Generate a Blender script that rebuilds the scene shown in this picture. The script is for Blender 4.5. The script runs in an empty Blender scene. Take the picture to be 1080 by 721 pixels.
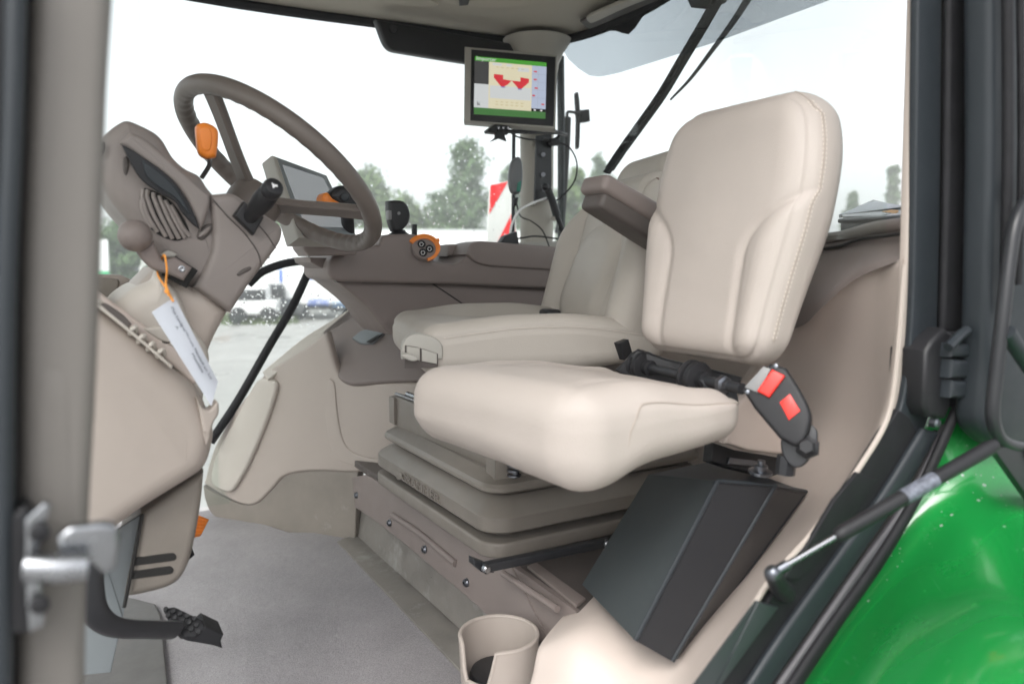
import bpy, math, random
from mathutils import Vector as V, Matrix, noise
R=math.radians
scene=bpy.context.scene; col=scene.collection
# ------------------------------------------------------------------ camera
W0,H0,F=1080,721,800.
CZ=.75; yaw=R(30.3); pit=R(5.9)
CF=V((math.sin(yaw)*math.cos(pit),math.cos(yaw)*math.cos(pit),-math.sin(pit)))
CR=V((math.cos(yaw),-math.sin(yaw),0)); CU=CR.cross(CF)
CAM=V((0,0,CZ))
cam=bpy.data.objects.new('camera',bpy.data.cameras.new('camera')); col.objects.link(cam)
cam.matrix_world=Matrix((( CR.x,CU.x,-CF.x,0),(CR.y,CU.y,-CF.y,0),(CR.z,CU.z,-CF.z,CZ),(0,0,0,1)))
cam.data.lens=F/W0*36; cam.data.clip_start=.02; cam.data.clip_end=3000
cam.data.dof.use_dof=True; cam.data.dof.focus_distance=1.45; cam.data.dof.aperture_fstop=3.4
scene.camera=cam
def ray(px,py): return CF+CR*((px-540)/F)+CU*((360.5-py)/F)
def PX(px,py,c): d=ray(px,py); return CAM+d*(c/d.x)
def PY(px,py,c): d=ray(px,py); return CAM+d*(c/d.y)
def PZ(px,py,c): d=ray(px,py); return CAM+d*((c-CZ)/d.z)
def PP(px,py,P0,N): d=ray(px,py); return CAM+d*((P0-CAM).dot(N)/d.dot(N))
# ------------------------------------------------------------------ bookkeeping
def tag(o,label=None,cat=None,group=None,kind=None):
    if label:o['label']=label
    if cat:o['category']=cat
    if group:o['group']=group
    if kind:o['kind']=kind
    return o
def thing(name,label,cat,loc=(0,0,0),group=None,parent=None):
    o=bpy.data.objects.new(name,None); col.objects.link(o); o.location=loc; o.empty_display_size=.05
    return tag(o,label,cat,group)
class MB:
    def __init__(s): s.v=[];s.f=[]
    def add(s,vs,fs):
        n=len(s.v); s.v+= [V(a) for a in vs]; s.f+=[[i+n for i in f] for f in fs]; return s
    def obj(s,name,mat,parent=None,label=None,ang=38):
        me=bpy.data.meshes.new(name)
        off=V(parent.location) if parent is not None and parent.parent is None else V((0,0,0))
        if parent is not None and parent.parent is not None:
            off=V(parent.parent.location)
        if parent is None:
            xs=[v.x for v in s.v];ys=[v.y for v in s.v]; off=V(((min(xs)+max(xs))/2,(min(ys)+max(ys))/2,min(v.z for v in s.v)))
        me.from_pydata([tuple(v-off) for v in s.v],[],s.f)
        me.validate(); me.materials.append(mat)
        import bmesh
        bm=bmesh.new(); bm.from_mesh(me); bmesh.ops.recalc_face_normals(bm,faces=bm.faces); bm.to_mesh(me); bm.free()
        for p in me.polygons: p.use_smooth=True
        me.set_sharp_from_angle(angle=R(ang))
        o=bpy.data.objects.new(name,me); col.objects.link(o)
        if parent is not None: o.parent=parent
        else: o.location=off
        if label:o['label']=label
        return o
# ------------------------------------------------------------------ shapes
def cr(pts,n=6,closed=True):
    """smooth curve; a point with a trailing 's' flag is a sharp corner"""
    P=[];S=[]
    for p in pts:
        if p[-1]=='s': P.append(V(p[:-1]));S.append(True)
        else: P.append(V(p));S.append(False)
    m=len(P); out=[]
    segs=m if closed else m-1
    for i in range(segs):
        a=P[i];b=P[(i+1)%m]
        def tan(k,fwd):
            if S[k%m] or (not closed and (k==0 or k==m-1)): return (b-a)
            pr=P[(k-1)%m];nx=P[(k+1)%m]
            t=(nx-pr)*.5; L=(b-a).length
            if t.length>L: t=t*(L/t.length)
            return t
        ta=tan(i,1);tb=tan((i+1)%m,0)
        k=n
        if S[i] and S[(i+1)%m]: k=1
        for j in range(k):
            t=j/k
            out.append(a*(2*t**3-3*t*t+1)+ta*(t**3-2*t*t+t)+b*(-2*t**3+3*t*t)+tb*(t**3-t*t))
    if not closed: out.append(P[-1].copy())
    return out
def inset(P,d):
    n=len(P);out=[]
    A=sum(P[i].x*P[(i+1)%n].y-P[(i+1)%n].x*P[i].y for i in range(n))
    sg=1 if A>0 else -1
    for i in range(n):
        a=P[i-1];b=P[i];c=P[(i+1)%n]
        e1=(b-a);e2=(c-b)
        if e1.length<1e-9 or e2.length<1e-9: out.append(b.copy());continue
        e1=e1.normalized();e2=e2.normalized()
        n1=V((-e1.y,e1.x))*sg;n2=V((-e2.y,e2.x))*sg
        m=n1+n2
        if m.length<1e-6: out.append(b+n1*d);continue
        m.normalize(); out.append(b+m*(d/max(.45,m.dot(n1))))
    def dist(p):
        best=1e9
        for i in range(n):
            a=P[i];e=P[(i+1)%n]-a;l=e.length_squared
            if l<1e-16: continue
            t=max(0,min(1,(p-a).dot(e)/l)); q=(p-a-e*t).length
            if q<best:best=q
        return best
    ok=[dist(p)>d*.97 for p in out]
    if all(ok) or not any(ok): return out
    i0=ok.index(True); k=0; res=list(out)
    idx=[(i0+j)%n for j in range(n+1)]; j=0
    while j<n:
        if ok[idx[j]]: j+=1; continue
        j1=j
        while not ok[idx[j1]]: j1+=1
        a=out[idx[j-1]];c=out[idx[j1]]; m=j1-j+1
        for q in range(j,j1): res[idx[q]]=a+(c-a)*((q-j+1)/m)
        j=j1
    return res
def slab(mb,P3,N,t,r=.004,seg=4,both=True,dome=0):
    """P3 planar outline (3D) whose face looks along N; thickness t goes along -N; rounded rim r"""
    N=V(N).normalized(); O=P3[0]
    U=(P3[len(P3)//2]-O); U=(U-N*U.dot(N)).normalized(); Wv=N.cross(U)
    P2=[V(((p-O).dot(U),(p-O).dot(Wv))) for p in P3]
    Q=[P2[0]]
    for p in P2[1:]:
        if (p-Q[-1]).length>1e-5:Q.append(p)
    P2=Q;n=len(P2)
    rings=[]
    r=min(r,t*.49)
    for k in range(seg+1):
        a=math.pi/2*k/seg
        rings.append((r*(1-math.sin(a)), r*(1-math.cos(a))))
    if both:
        for k in range(seg+1):
            a=math.pi/2*k/seg
            rings.append((r*(1-math.cos(a)), t-r+r*math.sin(a)))
    else: rings.append((0,t))
    vs=[];fs=[]
    for (ins,dep) in rings:
        Z=inset(P2,ins) if ins>1e-7 else P2
        vs+=[O+U*p.x+Wv*p.y-N*dep for p in Z]
    m=len(rings)
    for k in range(m-1):
        for i in range(n):
            j=(i+1)%n
            fs.append([k*n+i,k*n+j,(k+1)*n+j,(k+1)*n+i])
    fs.append(list(range(n))); fs.append(list(range((m-1)*n,m*n)))
    return mb.add(vs,fs)
def pslab(mb,px,P0,N,t,r=.004,n=6,seg=4,smooth=True):
    N=V(N).normalized(); P0=V(P0)
    q=cr(px,n) if smooth else [V(p[:2]) for p in px]
    return slab(mb,[PP(p.x,p.y,P0,N) for p in q],N,t,r,seg)
def yslab(mb,px,y,t,r=.004,n=6,seg=4): return pslab(mb,px,(0,y,0),(0,-1,0),t,r,n,seg)
def tube(mb,pts,r,seg=12,closed=False,n=0,caps=True,flat=1.0,up=None):
    P=[V(p) for p in pts]
    if n: P=cr([tuple(p) for p in P],n,closed)
    m=len(P); rr=(lambda i:r(i/(m-1))) if callable(r) else (lambda i:r)
    T=[]
    for i in range(m):
        if closed: t=P[(i+1)%m]-P[i-1]
        else: t=P[min(i+1,m-1)]-P[max(i-1,0)]
        T.append(t.normalized())
    a=V(up) if up else (V((0,0,1)) if abs(T[0].z)<.9 else V((1,0,0)))
    nrm=(a-T[0]*a.dot(T[0])).normalized(); vs=[];fs=[]
    for i in range(m):
        nrm=(nrm-T[i]*nrm.dot(T[i])).normalized(); b=T[i].cross(nrm)
        for k in range(seg):
            t=2*math.pi*k/seg
            vs.append(P[i]+nrm*math.cos(t)*rr(i)+b*math.sin(t)*rr(i)*flat)
    for i in range(m if closed else m-1):
        for k in range(seg):
            a0=i*seg;b0=((i+1)%m)*seg
            fs.append([a0+k,a0+(k+1)%seg,b0+(k+1)%seg,b0+k])
    if not closed and caps: fs.append(list(range(seg))); fs.append(list(range((m-1)*seg,m*seg)))
    return mb.add(vs,fs)
def cyl(mb,a,b,r,r2=None,seg=24,bev=0):
    a=V(a);b=V(b); r2=r if r2 is None else r2; L=(b-a).length
    if bev:
        d=(b-a)/L; pts=[a,a+d*bev*.3,a+d*bev,b-d*bev,b-d*bev*.3,b]; rs=[r-bev,r-bev*.3,r,r2,r2-bev*.3,r2-bev]
    else: pts=[a,b];rs=[r,r2]
    it=iter(rs); d={}
    return tube(mb,pts,lambda t:rs[round(t*(len(rs)-1))],seg)
def lathe(mb,O,axis,prof,seg=32):
    """prof: list of (radius, height along axis)"""
    A=V(axis).normalized(); O=V(O)
    a=V((0,0,1)) if abs(A.z)<.9 else V((1,0,0)); U=(a-A*a.dot(A)).normalized(); B=A.cross(U)
    vs=[];fs=[];m=len(prof)
    for (r,h) in prof:
        for k in range(seg):
            t=2*math.pi*k/seg; vs.append(O+A*h+(U*math.cos(t)+B*math.sin(t))*max(r,1e-5))
    for i in range(m-1):
        for k in range(seg):
            fs.append([i*seg+k,i*seg+(k+1)%seg,(i+1)*seg+(k+1)%seg,(i+1)*seg+k])
    fs.append(list(range(seg)));fs.append(list(range((m-1)*seg,m*seg)))
    return mb.add(vs,fs)
def frame(O,X,Y):
    X=V(X).normalized();Y=V(Y);Z=X.cross(Y).normalized();Y=Z.cross(X)
    return Matrix(((X.x,Y.x,Z.x,O[0]),(X.y,Y.y,Z.y,O[1]),(X.z,Y.z,Z.z,O[2]),(0,0,0,1)))
def rbox(mb,size,r,M=None,seg=3,div=None,deform=None):
    """box with rounded edges, optionally dense and deformed (for padded shapes)"""
    h=[s/2 for s in size]; r=min(r,*[a*.999 for a in h])
    def cuts(k):
        c=[-h[k]+r*(1-math.cos(math.pi/2*j/seg)) for j in range(seg)]
        inner=-h[k]+r
        d=(div[k] if div else 1)
        m=[inner+(-2*inner)*j/d for j in range(d+1)] if h[k]-r>1e-6 else [0]
        return c+m+[-x for x in reversed(c)]
    C=[cuts(k) for k in range(3)]; idx={};vs=[];fs=[]
    def vid(p):
        key=tuple(round(a,6) for a in p)
        if key not in idx:
            q=V([max(-(h[k]-r),min(h[k]-r,p[k])) for k in range(3)]); d=V(p)-q
            w=q+d.normalized()*r if d.length>1e-9 else V(p)
            idx[key]=len(vs); vs.append(w)
        return idx[key]
    for ax in range(3):
        u,w=(ax+1)%3,(ax+2)%3
        for s in (-1,1):
            for i in range(len(C[u])-1):
                for j in range(len(C[w])-1):
                    q=[]
                    for (a,b) in ((i,j),(i+1,j),(i+1,j+1),(i,j+1)):
                        p=[0,0,0];p[ax]=s*h[ax];p[u]=C[u][a];p[w]=C[w][b];q.append(vid(p))
                    if len(set(q))>=3: fs.append(q if s>0 else q[::-1])
    if deform: vs=[V(deform(v)) for v in vs]
    if M is not None: vs=[M@v for v in vs]
    return mb.add(vs,fs)
def surfpt(size,r,p):
    h=[s/2 for s in size]; q=V([max(-(h[k]-r),min(h[k]-r,p[k])) for k in range(3)]); d=V(p)-q
    return q+d.normalized()*r
def ball(mb,c,r,sx=1,sy=1,sz=1,seg=24):
    vs=[];fs=[];n=seg//2
    for i in range(n+1):
        a=math.pi*i/n
        for k in range(seg):
            t=2*math.pi*k/seg; vs.append(V(c)+V((r*sx*math.sin(a)*math.cos(t),r*sy*math.sin(a)*math.sin(t),r*sz*math.cos(a))))
    for i in range(n):
        for k in range(seg): fs.append([i*seg+k,i*seg+(k+1)%seg,(i+1)*seg+(k+1)%seg,(i+1)*seg+k])
    return mb.add(vs,fs)
def patch(mb,G,nu=8,nv=8,thick=0,nd=None):
    """G rows of 3D points -> smooth surface"""
    rows=[cr([tuple(p) for p in row],nu,False) for row in G]
    colsn=len(rows[0]); cols=[cr([tuple(rows[i][j]) for i in range(len(rows))],nv,False) for j in range(colsn)]
    m=len(cols[0]); vs=[];fs=[]
    for j in range(colsn):
        for i in range(m): vs.append(cols[j][i])
    for j in range(colsn-1):
        for i in range(m-1): fs.append([j*m+i,(j+1)*m+i,(j+1)*m+i+1,j*m+i+1])
    if thick:
        D=V(nd)*thick; k=len(vs)
        vs=vs+[v+D for v in vs]; fs=fs+[[a+k for a in f[::-1]] for f in fs]
        for j in range(colsn-1):
            for i in (0,m-1): fs.append([j*m+i,(j+1)*m+i,(j+1)*m+i+k,j*m+i+k])
        for i in range(m-1):
            for j in (0,colsn-1): fs.append([j*m+i,j*m+i+1,j*m+i+1+k,j*m+i+k])
    return mb.add(vs,fs)
def text(mb,s,O,X,Y,size,ext=.0005,align='LEFT'):
    c=bpy.data.curves.new('t','FONT'); c.body=s; c.size=size; c.extrude=ext; c.align_x=align; c.resolution_u=2
    o=bpy.data.objects.new('t',c); col.objects.link(o)
    dg=bpy.context.evaluated_depsgraph_get(); me=o.evaluated_get(dg).to_mesh()
    M=frame(O,X,Y); vs=[M@v.co for v in me.vertices]; fs=[list(p.vertices) for p in me.polygons]
    o.evaluated_get(dg).to_mesh_clear(); bpy.data.objects.remove(o); bpy.data.curves.remove(c)
    return mb.add(vs,fs)
def stitches(mb,pts,N,step=.006,L=.0035,r=.0006,off=.0006):
    """row of small thread stitches laid along a polyline; N outward direction per point or constant"""
    acc=0;last=None
    for i in range(len(pts)-1):
        a=V(pts[i]);b=V(pts[i+1]);d=b-a
        if d.length<1e-7: continue
        while acc<d.length:
            p=a+d*(acc/d.length); nn=N[i] if isinstance(N,list) else V(N)
            e=d.normalized()*L/2
            tube(mb,[p-e+nn*off*.2,p+nn*off,p+e+nn*off*.2],r,5)
            acc+=step
        acc-=d.length
# ------------------------------------------------------------------ materials
def mat(name,c,rough=.5,grain=0,gs=900,spec=.5,metal=0,var=.0,vs=6,coat=0,rvar=.0,bump2=0,b2s=30,dirt=None,trans=0,sheen=0,warp=0):
    m=bpy.data.materials.new(name);m.use_nodes=True;nt=m.node_tree;N=nt.nodes;L=nt.links
    b=N['Principled BSDF']; b.inputs['Base Color'].default_value=(*c,1); b.inputs['Roughness'].default_value=rough
    b.inputs['Specular IOR Level'].default_value=spec; b.inputs['Metallic'].default_value=metal
    b.inputs['Coat Weight'].default_value=coat; b.inputs['Coat Roughness'].default_value=.08
    if sheen: b.inputs['Sheen Weight'].default_value=sheen
    if trans: b.inputs['Transmission Weight'].default_value=trans
    tc=N.new('ShaderNodeTexCoord')
    def nz(s,d=3,r=.55,vec=None):
        n=N.new('ShaderNodeTexNoise'); n.inputs['Scale'].default_value=s; n.inputs['Detail'].default_value=d; n.inputs['Roughness'].default_value=r
        L.new(vec or tc.outputs['Object'],n.inputs['Vector']); return n
    if var:
        n=nz(vs,5); mp=N.new('ShaderNodeMapRange'); mp.inputs[1].default_value=.3;mp.inputs[2].default_value=.7
        mp.inputs[3].default_value=1-var;mp.inputs[4].default_value=1+var; L.new(n.outputs['Fac'],mp.inputs[0])
        hs=N.new('ShaderNodeVectorMath'); hs.operation='SCALE'; hs.inputs[0].default_value=c; L.new(mp.outputs[0],hs.inputs['Scale'])
        out=hs.outputs[0]
        if dirt:
            n2=nz(dirt[1],6,.7); r2=N.new('ShaderNodeMapRange'); r2.inputs[1].default_value=dirt[2];r2.inputs[2].default_value=dirt[2]+.12
            L.new(n2.outputs['Fac'],r2.inputs[0]); mx=N.new('ShaderNodeMix'); mx.data_type='RGBA'
            L.new(r2.outputs[0],mx.inputs[0]); L.new(out,mx.inputs[6]); mx.inputs[7].default_value=(*dirt[0],1); out=mx.outputs[2]
        L.new(out,b.inputs['Base Color'])
    if rvar:
        n=nz(14,6,.65); mp=N.new('ShaderNodeMapRange'); mp.inputs[1].default_value=.3;mp.inputs[2].default_value=.7
        mp.inputs[3].default_value=max(.02,rough-rvar);mp.inputs[4].default_value=min(1,rough+rvar); L.new(n.outputs['Fac'],mp.inputs[0]); L.new(mp.outputs[0],b.inputs['Roughness'])
    last=None
    if bump2:
        n=nz(b2s,3); bp=N.new('ShaderNodeBump'); bp.inputs['Strength'].default_value=bump2; bp.inputs['Distance'].default_value=.004
        L.new(n.outputs['Fac'],bp.inputs['Height']); last=bp
    if grain:
        n=nz(gs,2,.6); bp=N.new('ShaderNodeBump'); bp.inputs['Strength'].default_value=grain; bp.inputs['Distance'].default_value=.0006
        L.new(n.outputs['Fac'],bp.inputs['Height'])
        if last: L.new(last.outputs[0],bp.inputs['Normal'])
        last=bp
    if last: L.new(last.outputs[0],b.inputs['Normal'])
    return m
M={}
M['leather']=mat('cream_leather',(.435,.387,.352),.52,.8,620,.35,var=.035,vs=5,rvar=.07,bump2=.16,b2s=26)
M['leather2']=mat('pale_leather',(.425,.39,.348),.50,.7,700,.35,var=.03,vs=5,rvar=.07,bump2=.12,b2s=26)
M['thread']=mat('thread',(.66,.60,.54),.7)
M['taupe']=mat('taupe_plastic',(.20,.166,.153),.50,.5,1300,.4,var=.04,vs=4,rvar=.06)
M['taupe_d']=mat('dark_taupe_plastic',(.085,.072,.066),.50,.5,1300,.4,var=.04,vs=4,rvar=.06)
M['pod']=mat('grey_taupe_plastic',(.235,.205,.19),.46,.5,1300,.4,var=.03,vs=4,rvar=.06)
M['beige']=mat('beige_plastic',(.405,.352,.314),.48,.5,1200,.4,var=.03,vs=3,rvar=.08)
M['beige_l']=mat('light_beige_plastic',(.52,.48,.43),.45,.5,1200,.4,var=.03,vs=3,rvar=.08)
M['beige_t']=mat('trim_beige_plastic',(.58,.50,.45),.42,.4,1200,.45,var=.04,vs=3,rvar=.08)
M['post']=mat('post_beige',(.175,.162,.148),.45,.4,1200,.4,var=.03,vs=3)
M['pillar']=mat('pillar_beige',(.40,.375,.33),.5,.4,1200,.4,var=.04,vs=4)
M['headliner']=mat('headliner_beige',(.40,.365,.31),.6,.5,700,.3,var=.03,vs=3)
M['bellow']=mat('bellows_rubber',(.19,.17,.148),.40,.35,900,.4,var=.08,vs=9,rvar=.1)
M['kick']=mat('scuffed_kick_plastic',(.215,.19,.165),.5,.5,700,.35,var=.10,vs=11,rvar=.1,dirt=((.34,.32,.29),7,.60))
M['dirty']=mat('muddy_sill_plate',(.19,.175,.158),.45,.5,300,.4,var=.18,vs=14,rvar=.18,bump2=.25,b2s=40,dirt=((.29,.28,.262),9,.55))
M['black']=mat('black_plastic',(.014,.014,.016),.42,.4,1100,.35,var=.1,vs=8,rvar=.1)
M['blackm']=mat('black_painted_steel',(.018,.019,.022),.36,.05,500,.45,rvar=.02)
M['rubber']=mat('black_rubber',(.013,.013,.015),.6,.5,600,.25,var=.2,vs=30,rvar=.1)
M['slate']=mat('slate_painted_steel',(.022,.027,.032),.42,.25,600,.35,var=.06,vs=8,rvar=.1)
M['greyp']=mat('dark_plate',(.030,.037,.039),.45,.05,500,.5,rvar=.03)
M['greym']=mat('grey_painted_plate',(.19,.21,.22),.4,.2,500,.5,var=.05,vs=6,rvar=.06)
M['orange']=mat('orange_plastic',(.78,.22,.022),.38,.2,900,.5,var=.03)
M['orange_s']=mat('orange_string',(.85,.33,.05),.7)
M['red']=mat('red_button',(.80,.03,.02),.30,.15,800,.5)
M['greyb']=mat('grey_buckle_plastic',(.20,.20,.20),.4,.3,800)
M['chrome']=mat('zinc_steel',(.30,.31,.325),.22,.1,300,metal=1,var=.08,vs=30,rvar=.1)
M['steel']=mat('steel_rod',(.22,.225,.24),.25,metal=1,rvar=.08)
M['seal_shine']=mat('painted_seal_highlight',(.17,.15,.16),.35,.3,700,var=.1,vs=30)
M['ribg']=mat('grey_rib_rubber',(.055,.052,.058),.38,.3,600,var=.12,vs=30,rvar=.1)
M['screw']=mat('dark_zinc_screw',(.16,.17,.19),.32,metal=1)
M['green']=mat('green_paint',(.008,.245,.045),.25,.0,300,.5,var=.06,vs=5,coat=1,rvar=.05)
M['paper']=mat('paper',(.52,.545,.60),.8,.2,500)
M['ink']=mat('ink',(.10,.11,.14),.8)
M['white']=mat('white_paint',(.80,.80,.80),.35,var=.03)
M['whitei']=mat('white_print',(.78,.78,.78),.6)
M['grill']=mat('dark_gap',(.012,.011,.010),.8)
M['rim']=mat('wheel_leather',(.14,.118,.104),.42,.5,1000,.45,var=.05,vs=8,rvar=.08)
M['casing']=mat('display_casing_grey',(.37,.355,.32),.45,.3,900)
M['bezel']=mat('display_bezel_dark',(.10,.105,.11),.35,.2,900)
def emis(name,c,s,rough=.25):
    m=mat(name,(c[0]*.1,c[1]*.1,c[2]*.1),rough); b=m.node_tree.nodes['Principled BSDF']
    b.inputs['Emission Color'].default_value=(*c,1); b.inputs['Emission Strength'].default_value=s; return m
def carpet():
    m=mat('carpet',(.26,.24,.242),.95,0,spec=.15,sheen=.3); nt=m.node_tree;N=nt.nodes;L=nt.links;b=N['Principled BSDF']
    tc=N.new('ShaderNodeTexCoord')
    a=N.new('ShaderNodeTexNoise');a.inputs['Scale'].default_value=420;a.inputs['Detail'].default_value=4;a.inputs['Roughness'].default_value=.75
    c=N.new('ShaderNodeTexNoise');c.inputs['Scale'].default_value=5;c.inputs['Detail'].default_value=6;c.inputs['Roughness'].default_value=.6
    for n in (a,c): L.new(tc.outputs['Object'],n.inputs['Vector'])
    r=N.new('ShaderNodeValToRGB'); r.color_ramp.elements[0].position=.3;r.color_ramp.elements[0].color=(.17,.155,.164,1)
    r.color_ramp.elements[1].position=.7;r.color_ramp.elements[1].color=(.37,.343,.352,1); L.new(a.outputs['Fac'],r.inputs[0])
    r2=N.new('ShaderNodeMapRange');r2.inputs[1].default_value=.35;r2.inputs[2].default_value=.68;r2.inputs[3].default_value=.86;r2.inputs[4].default_value=1.14;L.new(c.outputs['Fac'],r2.inputs[0])
    s=N.new('ShaderNodeVectorMath');s.operation='SCALE';L.new(r.outputs[0],s.inputs[0]);L.new(r2.outputs[0],s.inputs['Scale']);L.new(s.outputs[0],b.inputs['Base Color'])
    bp=N.new('ShaderNodeBump');bp.inputs['Strength'].default_value=.9;bp.inputs['Distance'].default_value=.0025;L.new(a.outputs['Fac'],bp.inputs['Height'])
    bq=N.new('ShaderNodeBump');bq.inputs['Strength'].default_value=.5;bq.inputs['Distance'].default_value=.02;L.new(c.outputs['Fac'],bq.inputs['Height']);L.new(bq.outputs[0],bp.inputs['Normal'])
    L.new(bp.outputs[0],b.inputs['Normal']); return m
M['carpet']=carpet()
def glass(name,tint=(.96,.985,.975),k=.06):
    m=bpy.data.materials.new(name);m.use_nodes=True;nt=m.node_tree;N=nt.nodes;L=nt.links;N.clear()
    o=N.new('ShaderNodeOutputMaterial');t=N.new('ShaderNodeBsdfTransparent');t.inputs[0].default_value=(*tint,1)
    g=N.new('ShaderNodeBsdfGlossy');g.inputs['Roughness'].default_value=.02
    fr=N.new('ShaderNodeFresnel');ge=N.new('ShaderNodeNewGeometry');mr=N.new('ShaderNodeMapRange')
    mr.inputs[3].default_value=1.30;mr.inputs[4].default_value=1/1.30;L.new(ge.outputs['Backfacing'],mr.inputs[0]);L.new(mr.outputs[0],fr.inputs[0])
    mx=N.new('ShaderNodeMixShader');L.new(fr.outputs[0],mx.inputs[0]);L.new(t.outputs[0],mx.inputs[1]);L.new(g.outputs[0],mx.inputs[2]);L.new(mx.outputs[0],o.inputs[0])
    return m
M['glass']=glass('window_glass')
M['tint']=glass('grey_roof_band',(.70,.72,.735))
def dropm():
    m=bpy.data.materials.new('raindrop');m.use_nodes=True;nt=m.node_tree;N=nt.nodes;L=nt.links;N.clear()
    o=N.new('ShaderNodeOutputMaterial');t=N.new('ShaderNodeBsdfRefraction');t.inputs['IOR'].default_value=1.33;t.inputs['Roughness'].default_value=0
    L.new(t.outputs[0],o.inputs[0]); return m
M['drop']=dropm()
# ================================================================== SETTING: floor, ground, sky
rnd=random.Random(7)
b=MB(); slab(b,[V(p) for p in ((-.35,.56,0),(.66,.56,0),(.72,1.2,0),(.66,2.0,0),(.5,2.1,0),(.36,2.42,0),(-.35,2.42,0))],(0,0,1),.02,.003,2)
tag(b.obj('carpet_floor',M['carpet']),kind='structure')
b=MB(); b.add([(-260,-60,-1.52),(260,-60,-1.52),(260,420,-1.52),(-260,420,-1.52)],[[0,1,2,3]])
def yard():
    m=mat('wet_yard',(.30,.295,.285),.55,0,spec=.4); nt=m.node_tree;N=nt.nodes;L=nt.links;bs=N['Principled BSDF']
    tc=N.new('ShaderNodeTexCoord');a=N.new('ShaderNodeTexNoise');a.inputs['Scale'].default_value=.35;a.inputs['Detail'].default_value=8;a.inputs['Roughness'].default_value=.65
    L.new(tc.outputs['Object'],a.inputs['Vector']);r=N.new('ShaderNodeValToRGB');r.color_ramp.elements[0].position=.35;r.color_ramp.elements[0].color=(.24,.235,.22,1);r.color_ramp.elements[1].position=.65;r.color_ramp.elements[1].color=(.36,.355,.345,1)
    L.new(a.outputs['Fac'],r.inputs[0]);L.new(r.outputs[0],bs.inputs['Base Color'])
    q=N.new('ShaderNodeMapRange');q.inputs[1].default_value=.4;q.inputs[2].default_value=.6;q.inputs[3].default_value=.25;q.inputs[4].default_value=.8;L.new(a.outputs['Fac'],q.inputs[0]);L.new(q.outputs[0],bs.inputs['Roughness']);return m
tag(b.obj('ground',yard()),kind='structure')
gm=mat('verge_grass',(.09,.13,.035),.9,0,var=.3,vs=2)
b=MB()
for i in range(9000):
    p=PZ(rnd.uniform(120,300),rnd.uniform(336,341),-1.52); x,y=p.x+rnd.uniform(-.4,.4),p.y+rnd.uniform(-1,1);a=rnd.uniform(0,6.3);h=rnd.uniform(.1,.35)
    b.add([(x,y,-1.52),(x+.04*math.cos(a),y+.04*math.sin(a),-1.52),(x+rnd.uniform(-.1,.1),y+rnd.uniform(-.1,.1),-1.52+h)],[[0,1,2]])
tag(b.obj('grass',gm),kind='stuff',label='green grass verge at the far edge of the yard',cat='grass')

# cab roof lining : underside and rounded rim
b=MB()
top=[(-.75,.50,0),(-.75,1.2,0),(-.45,2.0,0),(.2,2.27,0),(.9,2.25,0),(1.38,2.17,0),(1.47,1.85,0),(1.38,1.4,0),(1.14,.95,0),(.92,.58,0),(.8,.5,0)]
P=[V((p.x,p.y,1.47)) for p in cr([(a[0],a[1]) for a in top],6)]
slab(b,P,(0,0,-1),.09,.03,4)
ceil=thing('cab_ceiling','beige moulded ceiling lining of the cab with a recessed grab strip','ceiling',(0.4,1.3,1.47))
b.obj('headliner',M['headliner'],ceil)
b=MB(); q=cr([(-.74,.60),(-.74,1.2),(-.44,1.97),(.2,2.24),(.9,2.22),(1.36,2.14),(1.45,1.83),(1.36,1.4),(1.12,.95),(.92,.62)],6,False)
tube(b,[V((p.x,p.y,1.462)) for p in q],.016,8,flat=1); b.obj('roof_seal',M['rubber'],ceil)
# swollen lining bulge + recessed grab strip to the right, reading-light panel at left
b=MB(); P=[V((p.x,p.y,1.455)) for p in cr([(-.5,.7),(-.5,1.3),(-.2,1.75),(.6,1.95),(1.1,1.9),(1.25,1.5),(1.1,.8)],6)]
slab(b,P,(0,0,-1),.03,.012,4); b.obj('lining_panel',M['headliner'],ceil)
b=MB(); pslab(b,[(612,24,'s'),(690,-8,'s'),(700,-2,'s'),(622,31)],(0,0,1.452),(0,0,-1),.01,.003); b.obj('grab_recess',M['taupe_d'],ceil)
b=MB(); pslab(b,[(619,20),(655,4),(700,-14),(702,-8),(660,9),(624,25)],(0,0,1.444),(0,0,-1),.012,.004); b.obj('grab_strip',M['pillar'],ceil)
b=MB(); pslab(b,[(385,-4,'s'),(445,-6,'s'),(462,6,'s'),(448,8,'s'),(395,2,'s')],(0,0,1.446),(0,0,-1),.01,.002); b.obj('light_panel',M['headliner'],ceil)
b=MB(); pslab(b,[(484,-3,'s'),(497,-5,'s'),(494,6,'s'),(484,7,'s')],(0,0,1.444),(0,0,-1),.02,.003); b.obj('switch',M['black'],ceil)
# outer roof shell above
b=MB(); P=[V((p.x,p.y,1.72)) for p in cr([(a[0]*1.12,(a[1]-1.3)*1.12+1.29) for a in top],6)]
slab(b,P,(0,0,1),.155,.07,5)
tag(b.obj('cab_roof',M['green']),'green outer roof shell of the tractor cab','roof')

# sun blind roller
b=MB(); pslab(b,[(397,20,'s'),(470,33,'s'),(548,47,'s'),(548,72,'s'),(492,66,'s'),(425,55),(413,52),(406,44)],(0,2.13,0),(0,-1,0),.035,.008)
bl=thing('sun_blind','black rolled sun blind hanging under the ceiling edge left of the monitor','sun blind',PY(470,50,2.14))
b.obj('blind_cloth',M['black'],bl)
b=MB(); cyl(b,PY(415,30,2.125),PY(415,30,2.105),.012,seg=20,bev=.003); b.obj('end_knob',M['rubber'],bl)

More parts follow.
